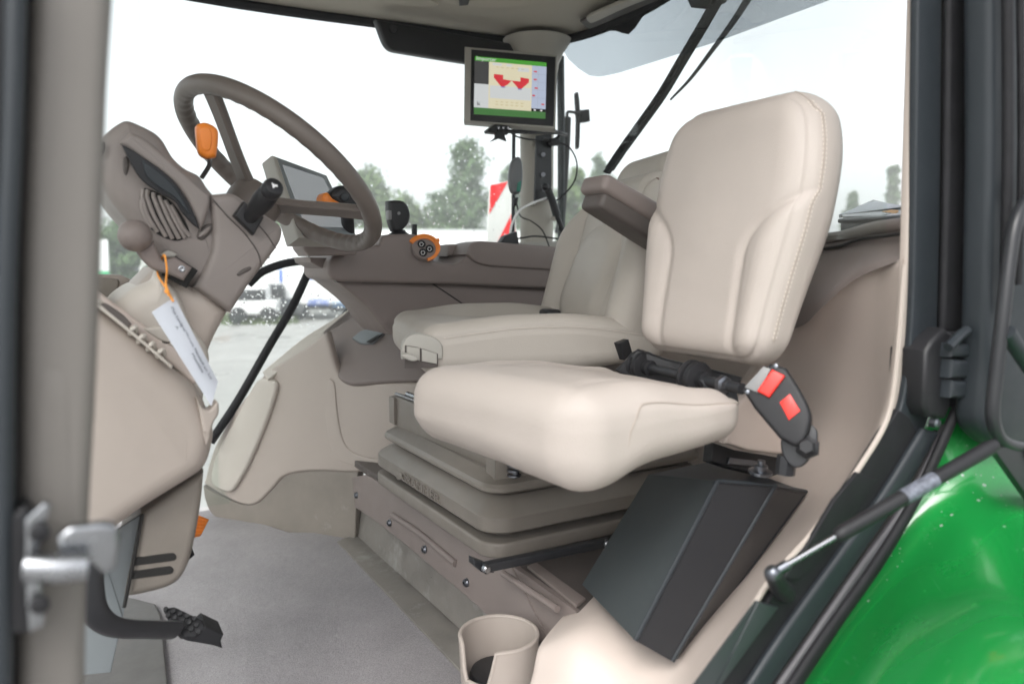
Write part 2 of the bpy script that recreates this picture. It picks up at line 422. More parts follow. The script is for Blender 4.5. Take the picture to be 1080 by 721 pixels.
# ================================================================== GLASS
def pane(name,label,pts,z0,z1,th=.005,matn='glass',n=5,cat='window',group=None):
    q=cr(pts,n,False); vs=[];fs=[];m=len(q)
    if not callable(z0): zz=z0; z0=lambda i:zz
    for i,p in enumerate(q):
        a=q[max(i-1,0)];c=q[min(i+1,m-1)];t=(c-a).normalized();nn=V((-t.y,t.x))*th
        for (x,y) in ((p.x,p.y),(p.x+nn.x,p.y+nn.y)):
            vs+=[(x,y,z0(i/(m-1))),(x,y,z1)]
    for i in range(m-1):
        a=i*4;c=a+4
        fs+=[[a,c,c+1,a+1],[a+2,a+3,c+3,c+2],[a,a+2,c+2,c],[a+1,c+1,c+3,a+3]]
    fs+=[[0,1,3,2],[m*4-4,m*4-2,m*4-1,m*4-3]]
    b=MB();b.add(vs,fs); return b.obj(name,M[matn])
def drops(parent,surf,count,rmin=.0008,rmax=.0036,seed=1):
    rr=random.Random(seed); b=MB()
    for i in range(count):
        P,N=surf(rr); r=rmin+(rmax-rmin)*rr.random()**3
        a=V((0,0,1));U=N.cross(a).normalized();Wv=U.cross(N)
        k=7;vs=[P+N*r*.55]
        for j in range(k): t=2*math.pi*j/k; vs.append(P+N*r*.35+(U*math.cos(t)+Wv*math.sin(t)*1.15)*r*.7)
        for j in range(k): t=2*math.pi*j/k; vs.append(P+(U*math.cos(t)+Wv*math.sin(t)*1.15)*r)
        fs=[[0,1+j,1+(j+1)%k] for j in range(k)]+[[1+j,1+k+j,1+k+(j+1)%k,1+(j+1)%k] for j in range(k)]+[list(range(1+k,1+2*k))]
        b.add(vs,fs)
    o=b.obj('raindrops',M['drop'],parent); o['kind']='stuff'; return o
w1=pane('side_window','large clear right side window speckled with raindrops beyond the steering wheel',[(1.36,2.19),(.9,2.285),(.2,2.30)],.05,1.46)
tag(w1,'large clear right side window speckled with raindrops beyond the side console','window')
w2=pane('windscreen','',[(.2,2.30),(-.42,2.04),(-.70,1.35),(-.70,.8),(-.55,.45)],.35,1.46)
tag(w2,'clear curved windscreen speckled with raindrops behind the steering column','windscreen')
w3=pane('rear_window','',[(.90,.60),(1.12,.95),(1.36,1.4),(1.46,1.8),(1.42,2.15)],.785,1.46)
tag(w3,'curved rear window with a wiper and grey top band behind the seats','window')
def loc_off(o,b_): return b_
# drops (positions are world; obj() needs a root with its own location)
def surf_side(rr):
    px=rr.uniform(228,400);py=rr.uniform(235,345) if rr.random()<.75 else rr.uniform(60,345)
    if rr.random()<.16: px=rr.uniform(400,540);py=rr.uniform(150,255)
    return PY(px,py,2.293),V((0,-1,0))
def surf_front(rr):
    y=rr.uniform(.9,1.9);z=rr.uniform(.5,1.1) 
    x=-.70+max(0,y-1.35)*.52
    return V((x+.012,y,z)),V((1,-.2 if y>1.4 else 0,0)).normalized()
def surf_rear(rr):
    px=rr.uniform(885,955);py=rr.uniform(40,215)
    P=PP(px,py,V((.94,.585,0)),V((.316,-.949,0))); return P,V((.316,-.949,0)).normalized()*-1 if False else V((-.316,-.949,0)).normalized()
for w,sf,c in ((w1,surf_side,2200),(w2,surf_front,700)):
    drops(w,sf,c,seed=c)
# translucent grey band standing in for the roof seen in the rear glass
b=MB()
q=cr([(592,40),(600,62),(628,83),(652,79),(760,45),(885,0),(980,-40),(980,-120,'s'),(700,-60,'s')],5)
cx,cy=1.02,1.35
def rearhit(px,py,inset_=.012):
    d=ray(px,py); best=None
    pts=cr([(.70,.28),(.90,.60),(1.12,.95),(1.36,1.4),(1.46,1.8),(1.42,2.15),(1.36,2.3)],8,False)
    for i in range(len(pts)-1):
        a,c=pts[i],pts[i+1]; e=c-a
        den=d.x*e.y-d.y*e.x
        if abs(den)<1e-9: continue
        t=(a.x*e.y-a.y*e.x)/den; s=(a.x*d.y-a.y*d.x)/den
        if t>0 and -.001<=s<=1.001:
            P=CAM+d*t; n=V((-e.y,e.x,0)).normalized(); 
            if n.dot(V((cx,cy,0))-V((P.x,P.y,0)))<0:n=-n
            return P+n*inset_,n
    return None
film=[];
NX=34
import bisect
def bandlow(px):
    k=[(592,45),(605,68),(628,83),(652,79),(760,45),(885,0),(960,-32)]
    for (a,c) in zip(k,k[1:]):
        if a[0]<=px<=c[0]:
            t=(px-a[0])/(c[0]-a[0]);return a[1]+(c[1]-a[1])*t
def bandtop(px):
    return PY(0,0,1) and (45-(px-592)*.265 - max(0,px-700)*.18)
vs=[];fs=[]
for i in range(NX+1):
    px=592+(958-592)*i/NX
    lo=bandlow(px); 
    for t in (0,1):
        h=rearhit(px,lo)
        P=h[0].copy()
        if t: P.z=1.458
        vs.append(P)
fs=[[2*i,2*i+2,2*i+3,2*i+1] for i in range(NX)]
k=len(vs); vs=vs+[V(v)+V((-.002,-.002,0)) for v in vs]; fs=fs+[[a+k for a in f[::-1]] for f in fs]
b.add(vs,fs); b.obj('grey_roof_band',M['tint'],w3)
# frit : dark rim along the top of the rear glass
b=MB(); vs=[];fs=[]
for i in range(61):
    px=590+(1010-590)*i/60; lo=40-(px-590)*.25
    h=rearhit(px,100,.016); P=h[0].copy(); wob=.001*math.sin(i*1.7)+.004*noise.noise(V((i*.6,0,0)))
    drop=.013+wob+.035*math.exp(-((i-11)/1.6)**2)
    P1=P.copy();P1.z=1.458-drop;P2=P.copy();P2.z=1.46; vs+=[P1,P2]
fs=[[2*i,2*i+2,2*i+3,2*i+1] for i in range(60)]
k=len(vs); vs=vs+[V(v)+V((-.003,-.003,0)) for v in vs]; fs=fs+[[a+k for a in f[::-1]] for f in fs]
b.add(vs,fs); b.obj('frit_band',M['black'],w3)

# window frame bars of the right lower window
def bar(name,label,pts,y,r,flat=.5,cat='window bar'):
    b=MB(); tube(b,[PY(p[0],p[1],y) for p in pts],r,10,n=5,flat=1); o=b.obj(name,M['rubber']); tag(o,label,cat); return o
bar('window_bar','black diagonal bar crossing the lower side window by the beige wall pad',[(222,466),(250,424),(285,363),(308,324),(327,283)],2.27,.0125)
bar('window_bar','black curved bar along the top of the lower side window behind the column',[(262,300),(276,287),(300,278),(330,274),(352,272)],2.265,.012)
b=MB(); pslab(b,[(338,348,'s'),(360,334,'s'),(380,308,'s'),(398,320,'s'),(385,327,'s'),(355,342,'s')],(0,2.24,0),(0,-1,0),.02,.003)
tag(b.obj('window_corner_seal',M['rubber']),'black wedge shaped seal at the rear corner of the lower side window','window seal')

# ================================================================== RIGHT REAR PILLAR with what hangs on it
pl=thing('rear_pillar','beige rounded cab pillar at the far rear corner behind the monitor','pillar',(1.27,2.12,.5))
def pcol(px,py,y=2.1): return PY(px,py,y)
b=MB()
sec=[]
for (z,r) in ((.5,.053),(.74,.053),(.9,.054),(1.1,.054),(1.25,.056),(1.33,.060),(1.385,.070),(1.42,.085),(1.455,.110)):
    sec.append((r,z-.5))
A0=PY(566,240,2.12); axx=A0.x
lathe(b,(axx,2.12,.5),(0,0,1),sec,36); b.obj('pillar_cover',M['pillar'],pl)
b=MB(); tube(b,[PY(542,120,2.10),PY(541,258,2.10)],.006,8); tube(b,[PY(591,60,2.14),PY(592,150,2.14),PY(592,262,2.14)],.013,8); b.obj('pillar_seal',M['slate'],pl)
b=MB()
for (x,y) in ((562,151),(562,215)): ball(b,PY(x,y,2.065),.009)
cyl(b,PY(584,230,2.06),PY(584,230,2.05),.010,seg=18,bev=.002)
b.obj('screw_cap',M['pillar'],pl)
b=MB(); pslab(b,[(540,256,'s'),(590,254,'s'),(592,264,'s'),(538,266,'s')],(0,2.05,0),(0,-1,0),.10,.008); b.obj('base_block',M['casing'],pl)
# black bracket on the pillar
br=thing('phone_bracket','black slotted metal bracket bolted upright to the beige rear pillar','bracket',PY(575,213,2.04))
b=MB(); pslab(b,[(566,143,'s'),(582,141,'s'),(582,210,'s'),(564,213,'s')],(0,2.045,0),(0,-1,0),.008,.0015); b.obj('plate',M['blackm'],br)
for (x,y) in ((573,163),(573,184),(574,200)):
    b=MB(); cyl(b,PY(x,y,2.040),PY(x,y,2.034),.007,seg=14); b.obj('bolt',M['screw'],br)
b=MB(); tube(b,[PY(570,140,2.03),PY(581,137,2.03),PY(590,142,2.03),PY(584,148,2.03),PY(572,147,2.03)],.006,8,n=3); cyl(b,PY(579,150,2.03),PY(589,150,2.03),.012,seg=16,bev=.003); b.obj('clamp',M['black'],br)
# grey clip unit
cu=thing('remote_receiver','dark grey teardrop unit with a green edge clipped to the left of the rear pillar','receiver',PY(543,203,2.03))
b=MB(); pslab(b,[(540,170),(547,165),(551,170),(552,188),(549,203),(540,203),(537,188)],(0,2.03,0),(-.25,-.95,0),.022,.008); b.obj('shell',M['bezel'],cu)
b=MB(); pslab(b,[(546,193,'s'),(550,190,'s'),(549,202,'s'),(545,202,'s')],(0,2.027,0),(-.25,-.95,0),.01,.002); b.obj('green_edge',mat('teal_plastic',(.01,.16,.11),.4),cu)
b=MB(); pslab(b,[(543,209,'s'),(547,208,'s'),(546,217,'s'),(542,217,'s')],(0,2.03,0),(0,-1,0),.012,.003); b.obj('plug',M['black'],cu)
# microphone like gooseneck
mic=thing('gooseneck_holder','black gooseneck with a thick grip leaning in front of the rear pillar','holder',PY(592,252,2.0))
b=MB(); tube(b,[PY(596,258,2.0),PY(592,240,2.0),PY(587,226,2.0)],.008,12,n=4); tube(b,[PY(587,227,2.0),PY(583,213,2.0),PY(578,200,2.0)],lambda t:.013-.002*t,14,n=3); ball(b,PY(575,197,2.0),.012)
b.obj('stem',M['black'],mic)
def cable(name,label,pts,r=.0028,matn='rubber',y=None):
    b=MB(); tube(b,[PY(*p) for p in pts],r,8,n=8); tag(b.obj(name,M[matn]),label,'cable')
cable('cable','black cable looping out to the right of the rear pillar below the monitor',[(588,150,2.03),(600,155,2.02),(608,170,2.01),(607,188,2.01),(598,202,2.02),(586,212,2.03)],.0026)
cable('cable','black cable drooping under the monitor to the pillar bracket',[(535,137,1.96),(545,144,1.98),(558,147,2.0),(568,148,2.02)],.0026)
cable('cable','pale grey cable rising from the console foot of the rear pillar',[(576,209,2.02),(562,214,2.0),(548,222,1.99),(540,236,1.99),(537,254,1.98)],.0036,'whitei')
cable('cable','thin black cable hanging from the teardrop unit across the pillar base',[(545,216,2.02),(549,228,2.02),(560,233,2.01),(572,243,2.0),(580,262,2.0)],.0022)
cable('cable','thin black cable lying along the top of the side console under the pillar',[(537,253,1.97),(550,251,1.96),(565,249,1.96),(590,252,1.97)],.0026)
b=MB(); pslab(b,[(529,255,'s'),(533,249,'s'),(546,244,'s'),(548,257,'s'),(540,262,'s')],(0,1.96,0),(0,-1,0),.03,.005)
tag(b.obj('cable_plug',M['black']),'black plug lying on the console at the foot of the rear pillar','plug')

# ================================================================== MONITOR
T0=PY(540,92,1.93); NM=(-CF+CU*.03).normalized(); NM=V(NM)
def mp(px,py,off=0): return PP(px,py,T0+NM*off,NM)
mo=thing('terminal_monitor','black framed touch monitor with a lit green topped screen mounted on the rear pillar','monitor',T0-NM*.03)
b=MB(); slab(b,[mp(*p) for p in ((490,49),(588,57.5),(586,136),(489,128))],NM,.04,.005,4); b.obj('casing',M['casing'],mo)
b=MB(); slab(b,[mp(p[0],p[1],.003) for p in ((497,52),(586,60),(584,133),(496,127))],NM,.012,.002,3); fr_=b.obj('bezel',M['black'],mo)
def scr(px4): return [mp(p[0],p[1],.0036) for p in px4]
TL,TR,BR_,BL_=(500.8,59.3),(576.5,66.2),(575.2,125.5),(499.7,120.5)
def uv(u,v,off):
    a=(TL[0]+(TR[0]-TL[0])*u,TL[1]+(TR[1]-TL[1])*u);c=(BL_[0]+(BR_[0]-BL_[0])*u,BL_[1]+(BR_[1]-BL_[1])*u)
    return mp(a[0]+(c[0]-a[0])*v,a[1]+(c[1]-a[1])*v,off)
def srect(b,u0,v0,u1,v1,lay): b.add([uv(u0,v0,.0034+lay*.0003),uv(u1,v0,.0034+lay*.0003),uv(u1,v1,.0034+lay*.0003),uv(u0,v1,.0034+lay*.0003)],[[0,1,2,3]])
EM=.27
SC={}
def sm(n,c,k=1):
    if n not in SC: SC[n]=emis('screen_'+n,c,EM*k)
    return SC[n]
b=MB(); srect(b,0,0,1,1,1); sc_=b.obj('screen',sm('cream',(1,.92,.66)),mo)
def sp(name,rects,m,lay=2):
    for r_ in rects:
        if True: b=MB()
        srect(b,*r_,lay)
        if True: b.obj(name,m,sc_)
sp('title_bar',[(0,0,1,.075)],sm('green',(.12,.55,.07),.8))
sp('footer_bar',[(0,.88,1,1)],sm('green2',(.14,.40,.12),.6))
sp('video_box',[(0,.075,.2,.47)],sm('dark',(.10,.10,.10),.8))
sp('left_panel',[(0,.47,.2,.88)],sm('whitish',(.85,.88,.88)))
sp('right_panel',[(.8,.075,1,.83)],sm('blue',(.62,.70,.88)))
sp('work_panel',[(.22,.48,.79,.70),(.25,.09,.38,.13),(.44,.09,.52,.13),(.60,.13,.76,.2)],sm('whitish',(.85,.88,.88)))
sp('key_strip',[(.8,.83,1,.88),(.04,.76,.09,.84)],sm('black',(.02,.02,.02),.5))
sp('marker',[(.825,.165,.87,.19),(.825,.305,.87,.33),(.84,.455,.885,.48),(.81,.59,.85,.615),(.94,.735,.98,.76)],sm('redd',(.9,.06,.08)),3)
sp('grid_line',[(.885,.09,.888,.83)]+[(.8,.22+.14*i,1,.224+.14*i) for i in range(4)],sm('greyl',(.45,.48,.55)),3)
sp('text_mark',[(.30+.07*i,y,.335+.07*i,y+.012) for y in (.15,.75,.80) for i in range(6)],sm('tan',(.75,.65,.35)),3)
b=MB(); lay=.0034+.0003*3
for poly in ([(.27,.28),(.40,.285),(.40,.36),(.52,.372),(.46,.45),(.41,.49),(.37,.485),(.27,.345)],[(.52,.372),(.64,.374),(.64,.30),(.76,.315),(.76,.38),(.66,.50),(.61,.50),(.585,.46)]):
    b.add([uv(p[0],p[1],lay) for p in poly],[list(range(len(poly)))])
b.obj('implement_symbol',sm('redd',(.9,.06,.08)),sc_)
sp('nozzle_mark',[(.375,.485,.43,.505),(.61,.5,.66,.52)],sm('violet',(.3,.25,.6)),4)
sp('button_dot',[(.835,.845,.865,.87),(.925,.845,.955,.87)],sm('white1',(1,1,1)),4)
b=MB(); O=uv(.02,.062,.0046); text(b,'Importer',O,uv(.5,.062,.0046)-O,uv(.02,.0,.0046)-O,.0155,.0001); b.obj('title_text',sm('white1',(1,1,1)),sc_)
b=MB(); tube(b,[PY(524,138,1.93),PY(545,139,1.94),PY(590,140,1.96),PY(597,142,2.0)],.006,8); pslab(b,[(523,131,'s'),(538,132,'s'),(536,142,'s'),(516,140,'s'),(515,137,'s')],(0,1.93,0),(0,-1,0),.03,.004); b.obj('mount_arm',M['black'],mo)
b=MB(); pslab(b,[(523,139,'s'),(532,139,'s'),(533,144,'s'),(535,149,'s'),(527,146,'s'),(517,150,'s'),(523,145,'s')],(0,1.92,0),(0,-1,0),.012,.003); b.obj('thumb_screw',M['black'],mo)
for x in (526,531,536):
    b=MB(); cyl(b,PY(x,135,1.905),PY(x,135,1.90),.003,seg=8); b.obj('bolt',M['chrome'],mo)

# mirror arm outside
ma=thing('wing_mirror','black folded mirror seen edge on outside the rear corner of the cab','mirror',PY(592,245,2.45))
b=MB(); tube(b,[PY(589,246,2.45),PY(592,230,2.45),PY(597,150,2.45),PY(598,124,2.45)],.016,10,n=4); tube(b,[PY(598,124,2.45),PY(599,118,2.45),PY(612,120,2.45)],.006,8,n=3); b.obj('arm',M['black'],ma)
b=MB(); pslab(b,[(608,99),(610,97),(611.5,105),(612.5,125),(611.5,155),(609.5,157),(609,150),(609.5,125)],(0,2.45,0),(0,-1,0),.02,.004); b.obj('mirror_shell',M['black'],ma)
b=MB(); pslab(b,[(612,116,'s'),(622,115,'s'),(623,128,'s'),(613,129,'s')],(0,2.45,0),(0,-1,0),.04,.004); b.obj('hinge_block',M['rubber'],ma)
# warning board
wb=thing('warning_board','red and white diagonally striped warning board outside beside the rear pillar','warning board',PY(530,262,3.2))
NB=V((0,-1,0))
b=MB(); pslab(b,[(517,195,'s'),(541,190,'s'),(546,262,'s'),(513,266,'s')],(0,3.2,0),NB,.01,.002); b.obj('board',mat('reflective_white',(.72,.72,.70),.35,0,var=.04),wb)
b=MB(); pslab(b,[(517.3,195.3,'s'),(536,191.5,'s'),(516,226,'s')],(0,3.197,0),NB,.002,.0003); pslab(b,[(541.5,222,'s'),(545,262,'s'),(520,265,'s')],(0,3.197,0),NB,.002,.0003)
b.obj('stripe',mat('reflective_red',(.80,.03,.035),.35,0,var=.08,vs=12),wb)
b=MB(); cyl(b,PY(531,262,3.22),PY(531,330,3.22),.02); b.obj('post',M['black'],wb)
# wiper
wp=thing('rear_wiper','black rear window wiper with a slotted arm slanting down from the roof','wiper',PY(745,5,1.75))
def rh(px,py,o=-.02): return rearhit(px,py,o)[0]
b=MB()
A=[(753,-12),(735,22),(712,62),(690,100),(668,132),(650,158),(637,178)]
def strip(b,L_,w,o1,o2):
    vs=[];fs=[]
    for (x,y) in L_:
        vs+= [rh(x-w,y-w*.6,o1),rh(x+w,y+w*.6,o1),rh(x+w,y+w*.6,o2),rh(x-w,y-w*.6,o2)]
    m=len(L_)
    for i in range(m-1):
        for k in range(4): fs.append([4*i+k,4*i+(k+1)%4,4*i+4+(k+1)%4,4*i+4+k])
    fs+=[[0,1,2,3],[4*m-4,4*m-3,4*m-2,4*m-1]]; b.add(vs,fs)
q=[(p.x,p.y) for p in cr(A,4,False)]
def off(L_,dx,dy): return [(x+dx,y+dy) for x,y in L_]
strip(b,off(q,-1.8,-1.2),.8,-.015,-.03); strip(b,off(q,2.0,1.2),.8,-.015,-.03)
for i in range(0,len(q)-1,2): strip(b,[q[i],((q[i][0]+q[i+1][0])/2,(q[i][1]+q[i+1][1])/2)],2.1,-.014,-.028)
strip(b,[(650,158),(637,178),(634,182)],2.0,-.015,-.03)
b.obj('wiper_blade',M['rubber'],wp)
b=MB(); tube(b,[rh(772,-12,-.05),rh(752,22,-.05),rh(733,50,-.05),rh(712,82,-.045),rh(694,104,-.04)],lambda t:.009-.006*t,8,n=4,flat=1); b.obj('wiper_arm',M['black'],wp)
b=MB(); P=rh(735,8,-.02); slab(b,[rh(718,-6,-.012),rh(745,-10,-.012),rh(768,-20,-.012),rh(764,2,-.012),rh(742,10,-.012),rh(724,8,-.012)],(P-CAM).normalized()*-1,.03,.006); b.obj('wiper_motor_cover',M['black'],wp)
# ================================================================== SEAT PLATFORM
sp_=thing('seat_platform','scuffed taupe platform under the suspension seat with a row of screws','seat platform',(.8,1.4,0))
b=MB(); slab(b,[V(p) for p in ((.592,1.95,.006),(.588,1.20,.006),(.588,.86,.006),(.72,.86,.006),(.72,1.2,.006),(.70,1.44,.006),(.66,1.98,.006))],(0,0,1),.006,.0015,2)
b.obj('base_strip',M['dirty'],sp_)
b=MB(); slab(b,[V(p) for p in ((.652,1.99,.003),(.694,1.44,.003),(.70,.88,.003),(.66,.88,.17),(.655,1.44,.17),(.640,1.95,.17))],(-1,0,.15),.03,.002,2)
b.obj('riser',M['dirty'],sp_)
b=MB(); pslab(b,[(371,503,'s'),(386,500,'s'),(420,522,'s'),(483,560,'s'),(540,598,'s'),(606,645,'s'),(577,672,'s'),(552,690,'s'),(507,643),(463,605),(423,571),(396,550),(374,535,'s')],(.628,1.4,.17),(-1,0,.12),.02,.004)
pt=b.obj('mounting_plate',M['taupe'],sp_)
scw=[(376,522),(411,551),(448,579),(492,614)]
for (x,y) in scw:
    b=MB(); P=PP(x,y,V((.627,1.4,.17)),V((-1,0,.12))); lathe(b,P,(-1,0,.1),[(.0085,-.002),(.0085,.001),(.0075,.002),(.0065,.0055),(.003,.006),(.003,.003)],14); b.obj('screw',M['screw'],pt)
b=MB(); P0=V((.627,1.4,.17)); tube(b,[PP(414,543,P0,V((-1,0,.12))),PP(440,560,P0,V((-1,0,.12))),PP(481,594,P0,V((-1,0,.12)))],.0075,12,n=3); b.obj('raised_bead',M['taupe'],sp_)
b=MB(); slab(b,[V(p) for p in ((.640,1.95,.226),(.640,.86,.226),(1.37,.86,.226),(1.37,2.0,.226))],(0,0,1),.02,.004)
b.obj('deck',M['taupe_d'],sp_)
b=MB(); tube(b,[PZ(530,604,.226),PZ(588,642,.226)],.006,8); pslab(b,[(556,596,'s'),(566,592,'s'),(618,630,'s'),(608,638,'s')],(0,0,.232),(0,0,1),.006,.002)
b.obj('deck_rib',M['taupe'],sp_)
# black adjustment rail beside the suspension
rl=thing('seat_rail','black angled rail bar bolted beside the foot of the suspension seat','rail',PZ(570,590,.235))
b=MB(); A=PY(510,598,1.02);B_=PY(642,571,1.02); d=(B_-A).normalized()
rbox(b,((B_-A).length,.016,.014),.002,frame((A+B_)/2,d,(0,1,0))); b.obj('rail_bar',M['blackm'],rl)
b=MB(); pslab(b,[(500,589,'s'),(513,594,'s'),(522,604,'s'),(508,603,'s'),(500,596,'s')],(0,1.03,0),(0,-1,0),.02,.002); b.obj('end_bracket',M['blackm'],rl)
for (x,y) in ((513,600),(640,573)):
    b=MB(); lathe(b,PY(x,y,1.012),(0,-1,0),[(.007,-.004),(.007,.003),(.005,.005)],12); b.obj('bolt',M['chrome'],rl)

# ================================================================== DRIVER SEAT
ds=thing('driver_seat','larger driver seat in pale leather on grey bellows suspension with raised taupe armrest','seat',(.80,1.37,.226))
def sus(name,z0,z1,x0,y0,x1,y1,r,rz,label=None):
    b=MB(); P=[V((p.x,p.y,z1)) for p in rr2(x0,y0,x1,y1,r)]; slab(b,P,(0,0,1),z1-z0,rz,4); return b.obj(name,M['bellow'],ds)
def rr2(x0,y0,x1,y1,r,n=6):
    out=[]
    for (cx_,cy_,a0) in ((x1-r,y1-r,0),(x0+r,y1-r,90),(x0+r,y0+r,180),(x1-r,y0+r,270)):
        for k in range(n+1):
            a=R(a0+90*k/n); out.append(V((cx_+r*math.cos(a),cy_+r*math.sin(a))))
    return out
sus('bellows_foot',.200,.262,.645,1.14,1.08,1.60,.03,.01)
sus('lower_shroud',.248,.275,.590,1.085,1.12,1.655,.045,.005)
sus('bellows_fold',.268,.300,.628,1.125,1.09,1.62,.03,.006)
def tray(name,z0,zt,x0,y0,x1,y1,r,lift):
    """shroud: flared plate with sloped top"""
    b=MB(); rings=[(-.0,z0,.004),(0,z0+.004,0),(0,zt-.006,0),(-.004,zt,.004),(-lift[0],zt+lift[1],lift[0])]
    vs=[];fs=[];m=0
    for (_,z,ins) in rings:
        q=rr2(x0+ins,y0+ins,x1-ins,y1-ins,max(.01,r-ins*.4)); m=len(q); vs+=[V((p.x,p.y,z)) for p in q]
    for k in range(len(rings)-1):
        for i in range(m): fs.append([k*m+i,k*m+(i+1)%m,(k+1)*m+(i+1)%m,(k+1)*m+i])
    fs.append(list(range(m))); fs.append(list(range((len(rings)-1)*m,len(rings)*m)))
    b.add(vs,fs); return b.obj(name,M['bellow'],ds,ang=22)
tm=tray('upper_shroud',.290,.324,.590,1.085,1.12,1.655,.05,(.035,.022))
sus('bellows_fold',.335,.362,.635,1.13,1.09,1.61,.03,.006)
tray('top_shroud',.356,.372,.600,1.10,1.10,1.63,.04,(.028,.014))
b=MB(); text(b,'GRAMMER',(.5885,1.470,.2975),(0,-1,0),(0,0,1),.0235,.0022); b.v=[V((v.x,1.470+(v.y-1.470)*1.75,v.z)) for v in b.v]; b.obj('embossed_name',M['bellow'],tm)
b=MB(); pslab(b,[(418,498),(420.5,497),(423,499),(423,504),(420.5,506),(418,504)],(.5885,1.4,.3),(-1,0,0),.0015,.0005); b.obj('embossed_mark',M['bellow'],tm)
# seat frame box above the suspension
b=MB(); fx=[V(p) for p in ((.625,1.61,.452),(.640,1.13,.452),(1.05,1.13,.452),(1.05,1.61,.452))]
slab(b,fx,(0,0,1),.068,.003,2); fb=b.obj('seat_frame',M['bellow'],ds)
b=MB(); slab(b,[V(p) for p in ((.622,1.155,.449),(.622,1.122,.449),(.645,1.115,.449),(.70,1.115,.449),(.70,1.155,.449))],(0,0,1),.085,.006,3); b.obj('corner_post',M['bellow'],ds)
b=MB(); slab(b,[V(p) for p in ((.619,1.615,.450),(.619,1.585,.450),(.64,1.585,.450),(.64,1.615,.450))],(0,0,1),.062,.003,3); b.obj('corner_post',M['bellow'],ds)
b=MB(); tube(b,[V((.63,1.60,.457)),V((.645,1.16,.457))],.0035,6); tube(b,[V((.65,1.58,.457)),V((.66,1.2,.456)),V((.69,1.17,.456))],.006,8,n=3)
b.obj('slide_rail',M['chrome'],ds)
b=MB()
for k in range(4): tube(b,[V((.652+.0*k+.010*math.cos(t*.5236),1.108+.010*math.sin(t*.5236),.385+.009*k)) for t in range(12)],.003,6,closed=True)
b.obj('spring',M['screw'],ds)
# cushion, swivelled to the right
SW=R(15); rx=V((math.cos(SW),-math.sin(SW),0)); ry=V((math.sin(SW),math.cos(SW),0))
def seatM(o,ax=rx,ay=ry): return Matrix(((ax.x,ay.x,0,o[0]),(ax.y,ay.y,0,o[1]),(0,0,1,o[2]),(0,0,0,1)))
cor=V((.508,1.175,0)); L_,Wd=.465,.45
def sstep(a,b_,x): t=max(0,min(1,(x-a)/(b_-a))); return t*t*(3-2*t)
def dcush(v):
    x,y,z=v; t=(z+.045)/.09
    # waterfall front, bolsters at the sides, seam groove under the top edge
    bol=sstep(.12,.20,abs(y))
    if z>0: z+= .016*bol*sstep(-.23,-.05,x)-.012*(1-bol)*sstep(-.2,0,x) -.020*sstep(.02,.23,x)*bol
    if z>0: z-=.010*math.exp(-((abs(y)-.125)/.008)**2)*sstep(-.2,-.12,x)*.5
    sd=math.exp(-((v[2]-.018)/.0035)**2)
    if abs(v[1])>.21: y*=1-.018*sd
    if v[0]<-.21: x*=1-.012*sd
    if v[2]<0: z*=1-.35*sstep(0.02,.23,x)
    z+=.0016*noise.noise(V((x*14,y*14,z*9)))
    return (x,y,z)
MC=seatM(cor+rx*L_/2+ry*Wd/2+V((0,0,.600)))
b=MB(); rbox(b,(L_,Wd,.09),.034,MC,seg=6,div=(46,44,8),deform=dcush); dc=b.obj('cushion',M['leather2'],ds,ang=80)
b=MB()
side=[MC@V(dcush((x*.01-.19,-.2255,.018)))+ry*-.001 for x in range(0,38)]
stitches(b,[p+V((0,0,.004)) for p in side],-ry,.0055,.0032,.0005); stitches(b,[p+V((0,0,-.004)) for p in side],-ry,.0055,.0032,.0005)
b.obj('stitching',M['thread'],dc)
# control panel set into the near front of the skirt
def ln(x,y,o=0): # on the near side plane of cushion
    return PP(x,y,cor-ry*o,-ry)
b=MB(); slab(b,[ln(p.x,p.y,.004) for p in cr([(424,379,'s'),(424,366),(428,357),(438,352),(450,353),(462,358),(467,366),(467,379,'s')],5)],-ry,.02,.003); cp=b.obj('control_panel',M['greym'] if 0 else M['casing'],ds)
b=MB(); slab(b,[ln(p.x,p.y,.0055) for p in cr([(427,388,'s'),(427,364,'s'),(440,366),(462,373,'s'),(462,388,'s')],3)],-ry,.004,.001); b.obj('panel_recess',M['taupe_d'],cp)
b=MB(); slab(b,[ln(*p,.009) for p in ((429,374),(429,365),(443,367),(443,381))],-ry,.006,.0015);b.obj('paddle',M['casing'],cp)
b=MB(); slab(b,[ln(*p,.009) for p in ((445,381),(445,368),(461,373),(461,384))],-ry,.006,.0015);b.obj('paddle',M['casing'],cp)
b=MB(); slab(b,[ln(p.x,p.y,.022) for p in cr([(424,374),(430,373),(440,376),(441,380),(434,381),(425,377)],3)],-ry,.02,.003);b.obj('paddle_tip',M['casing'],cp)
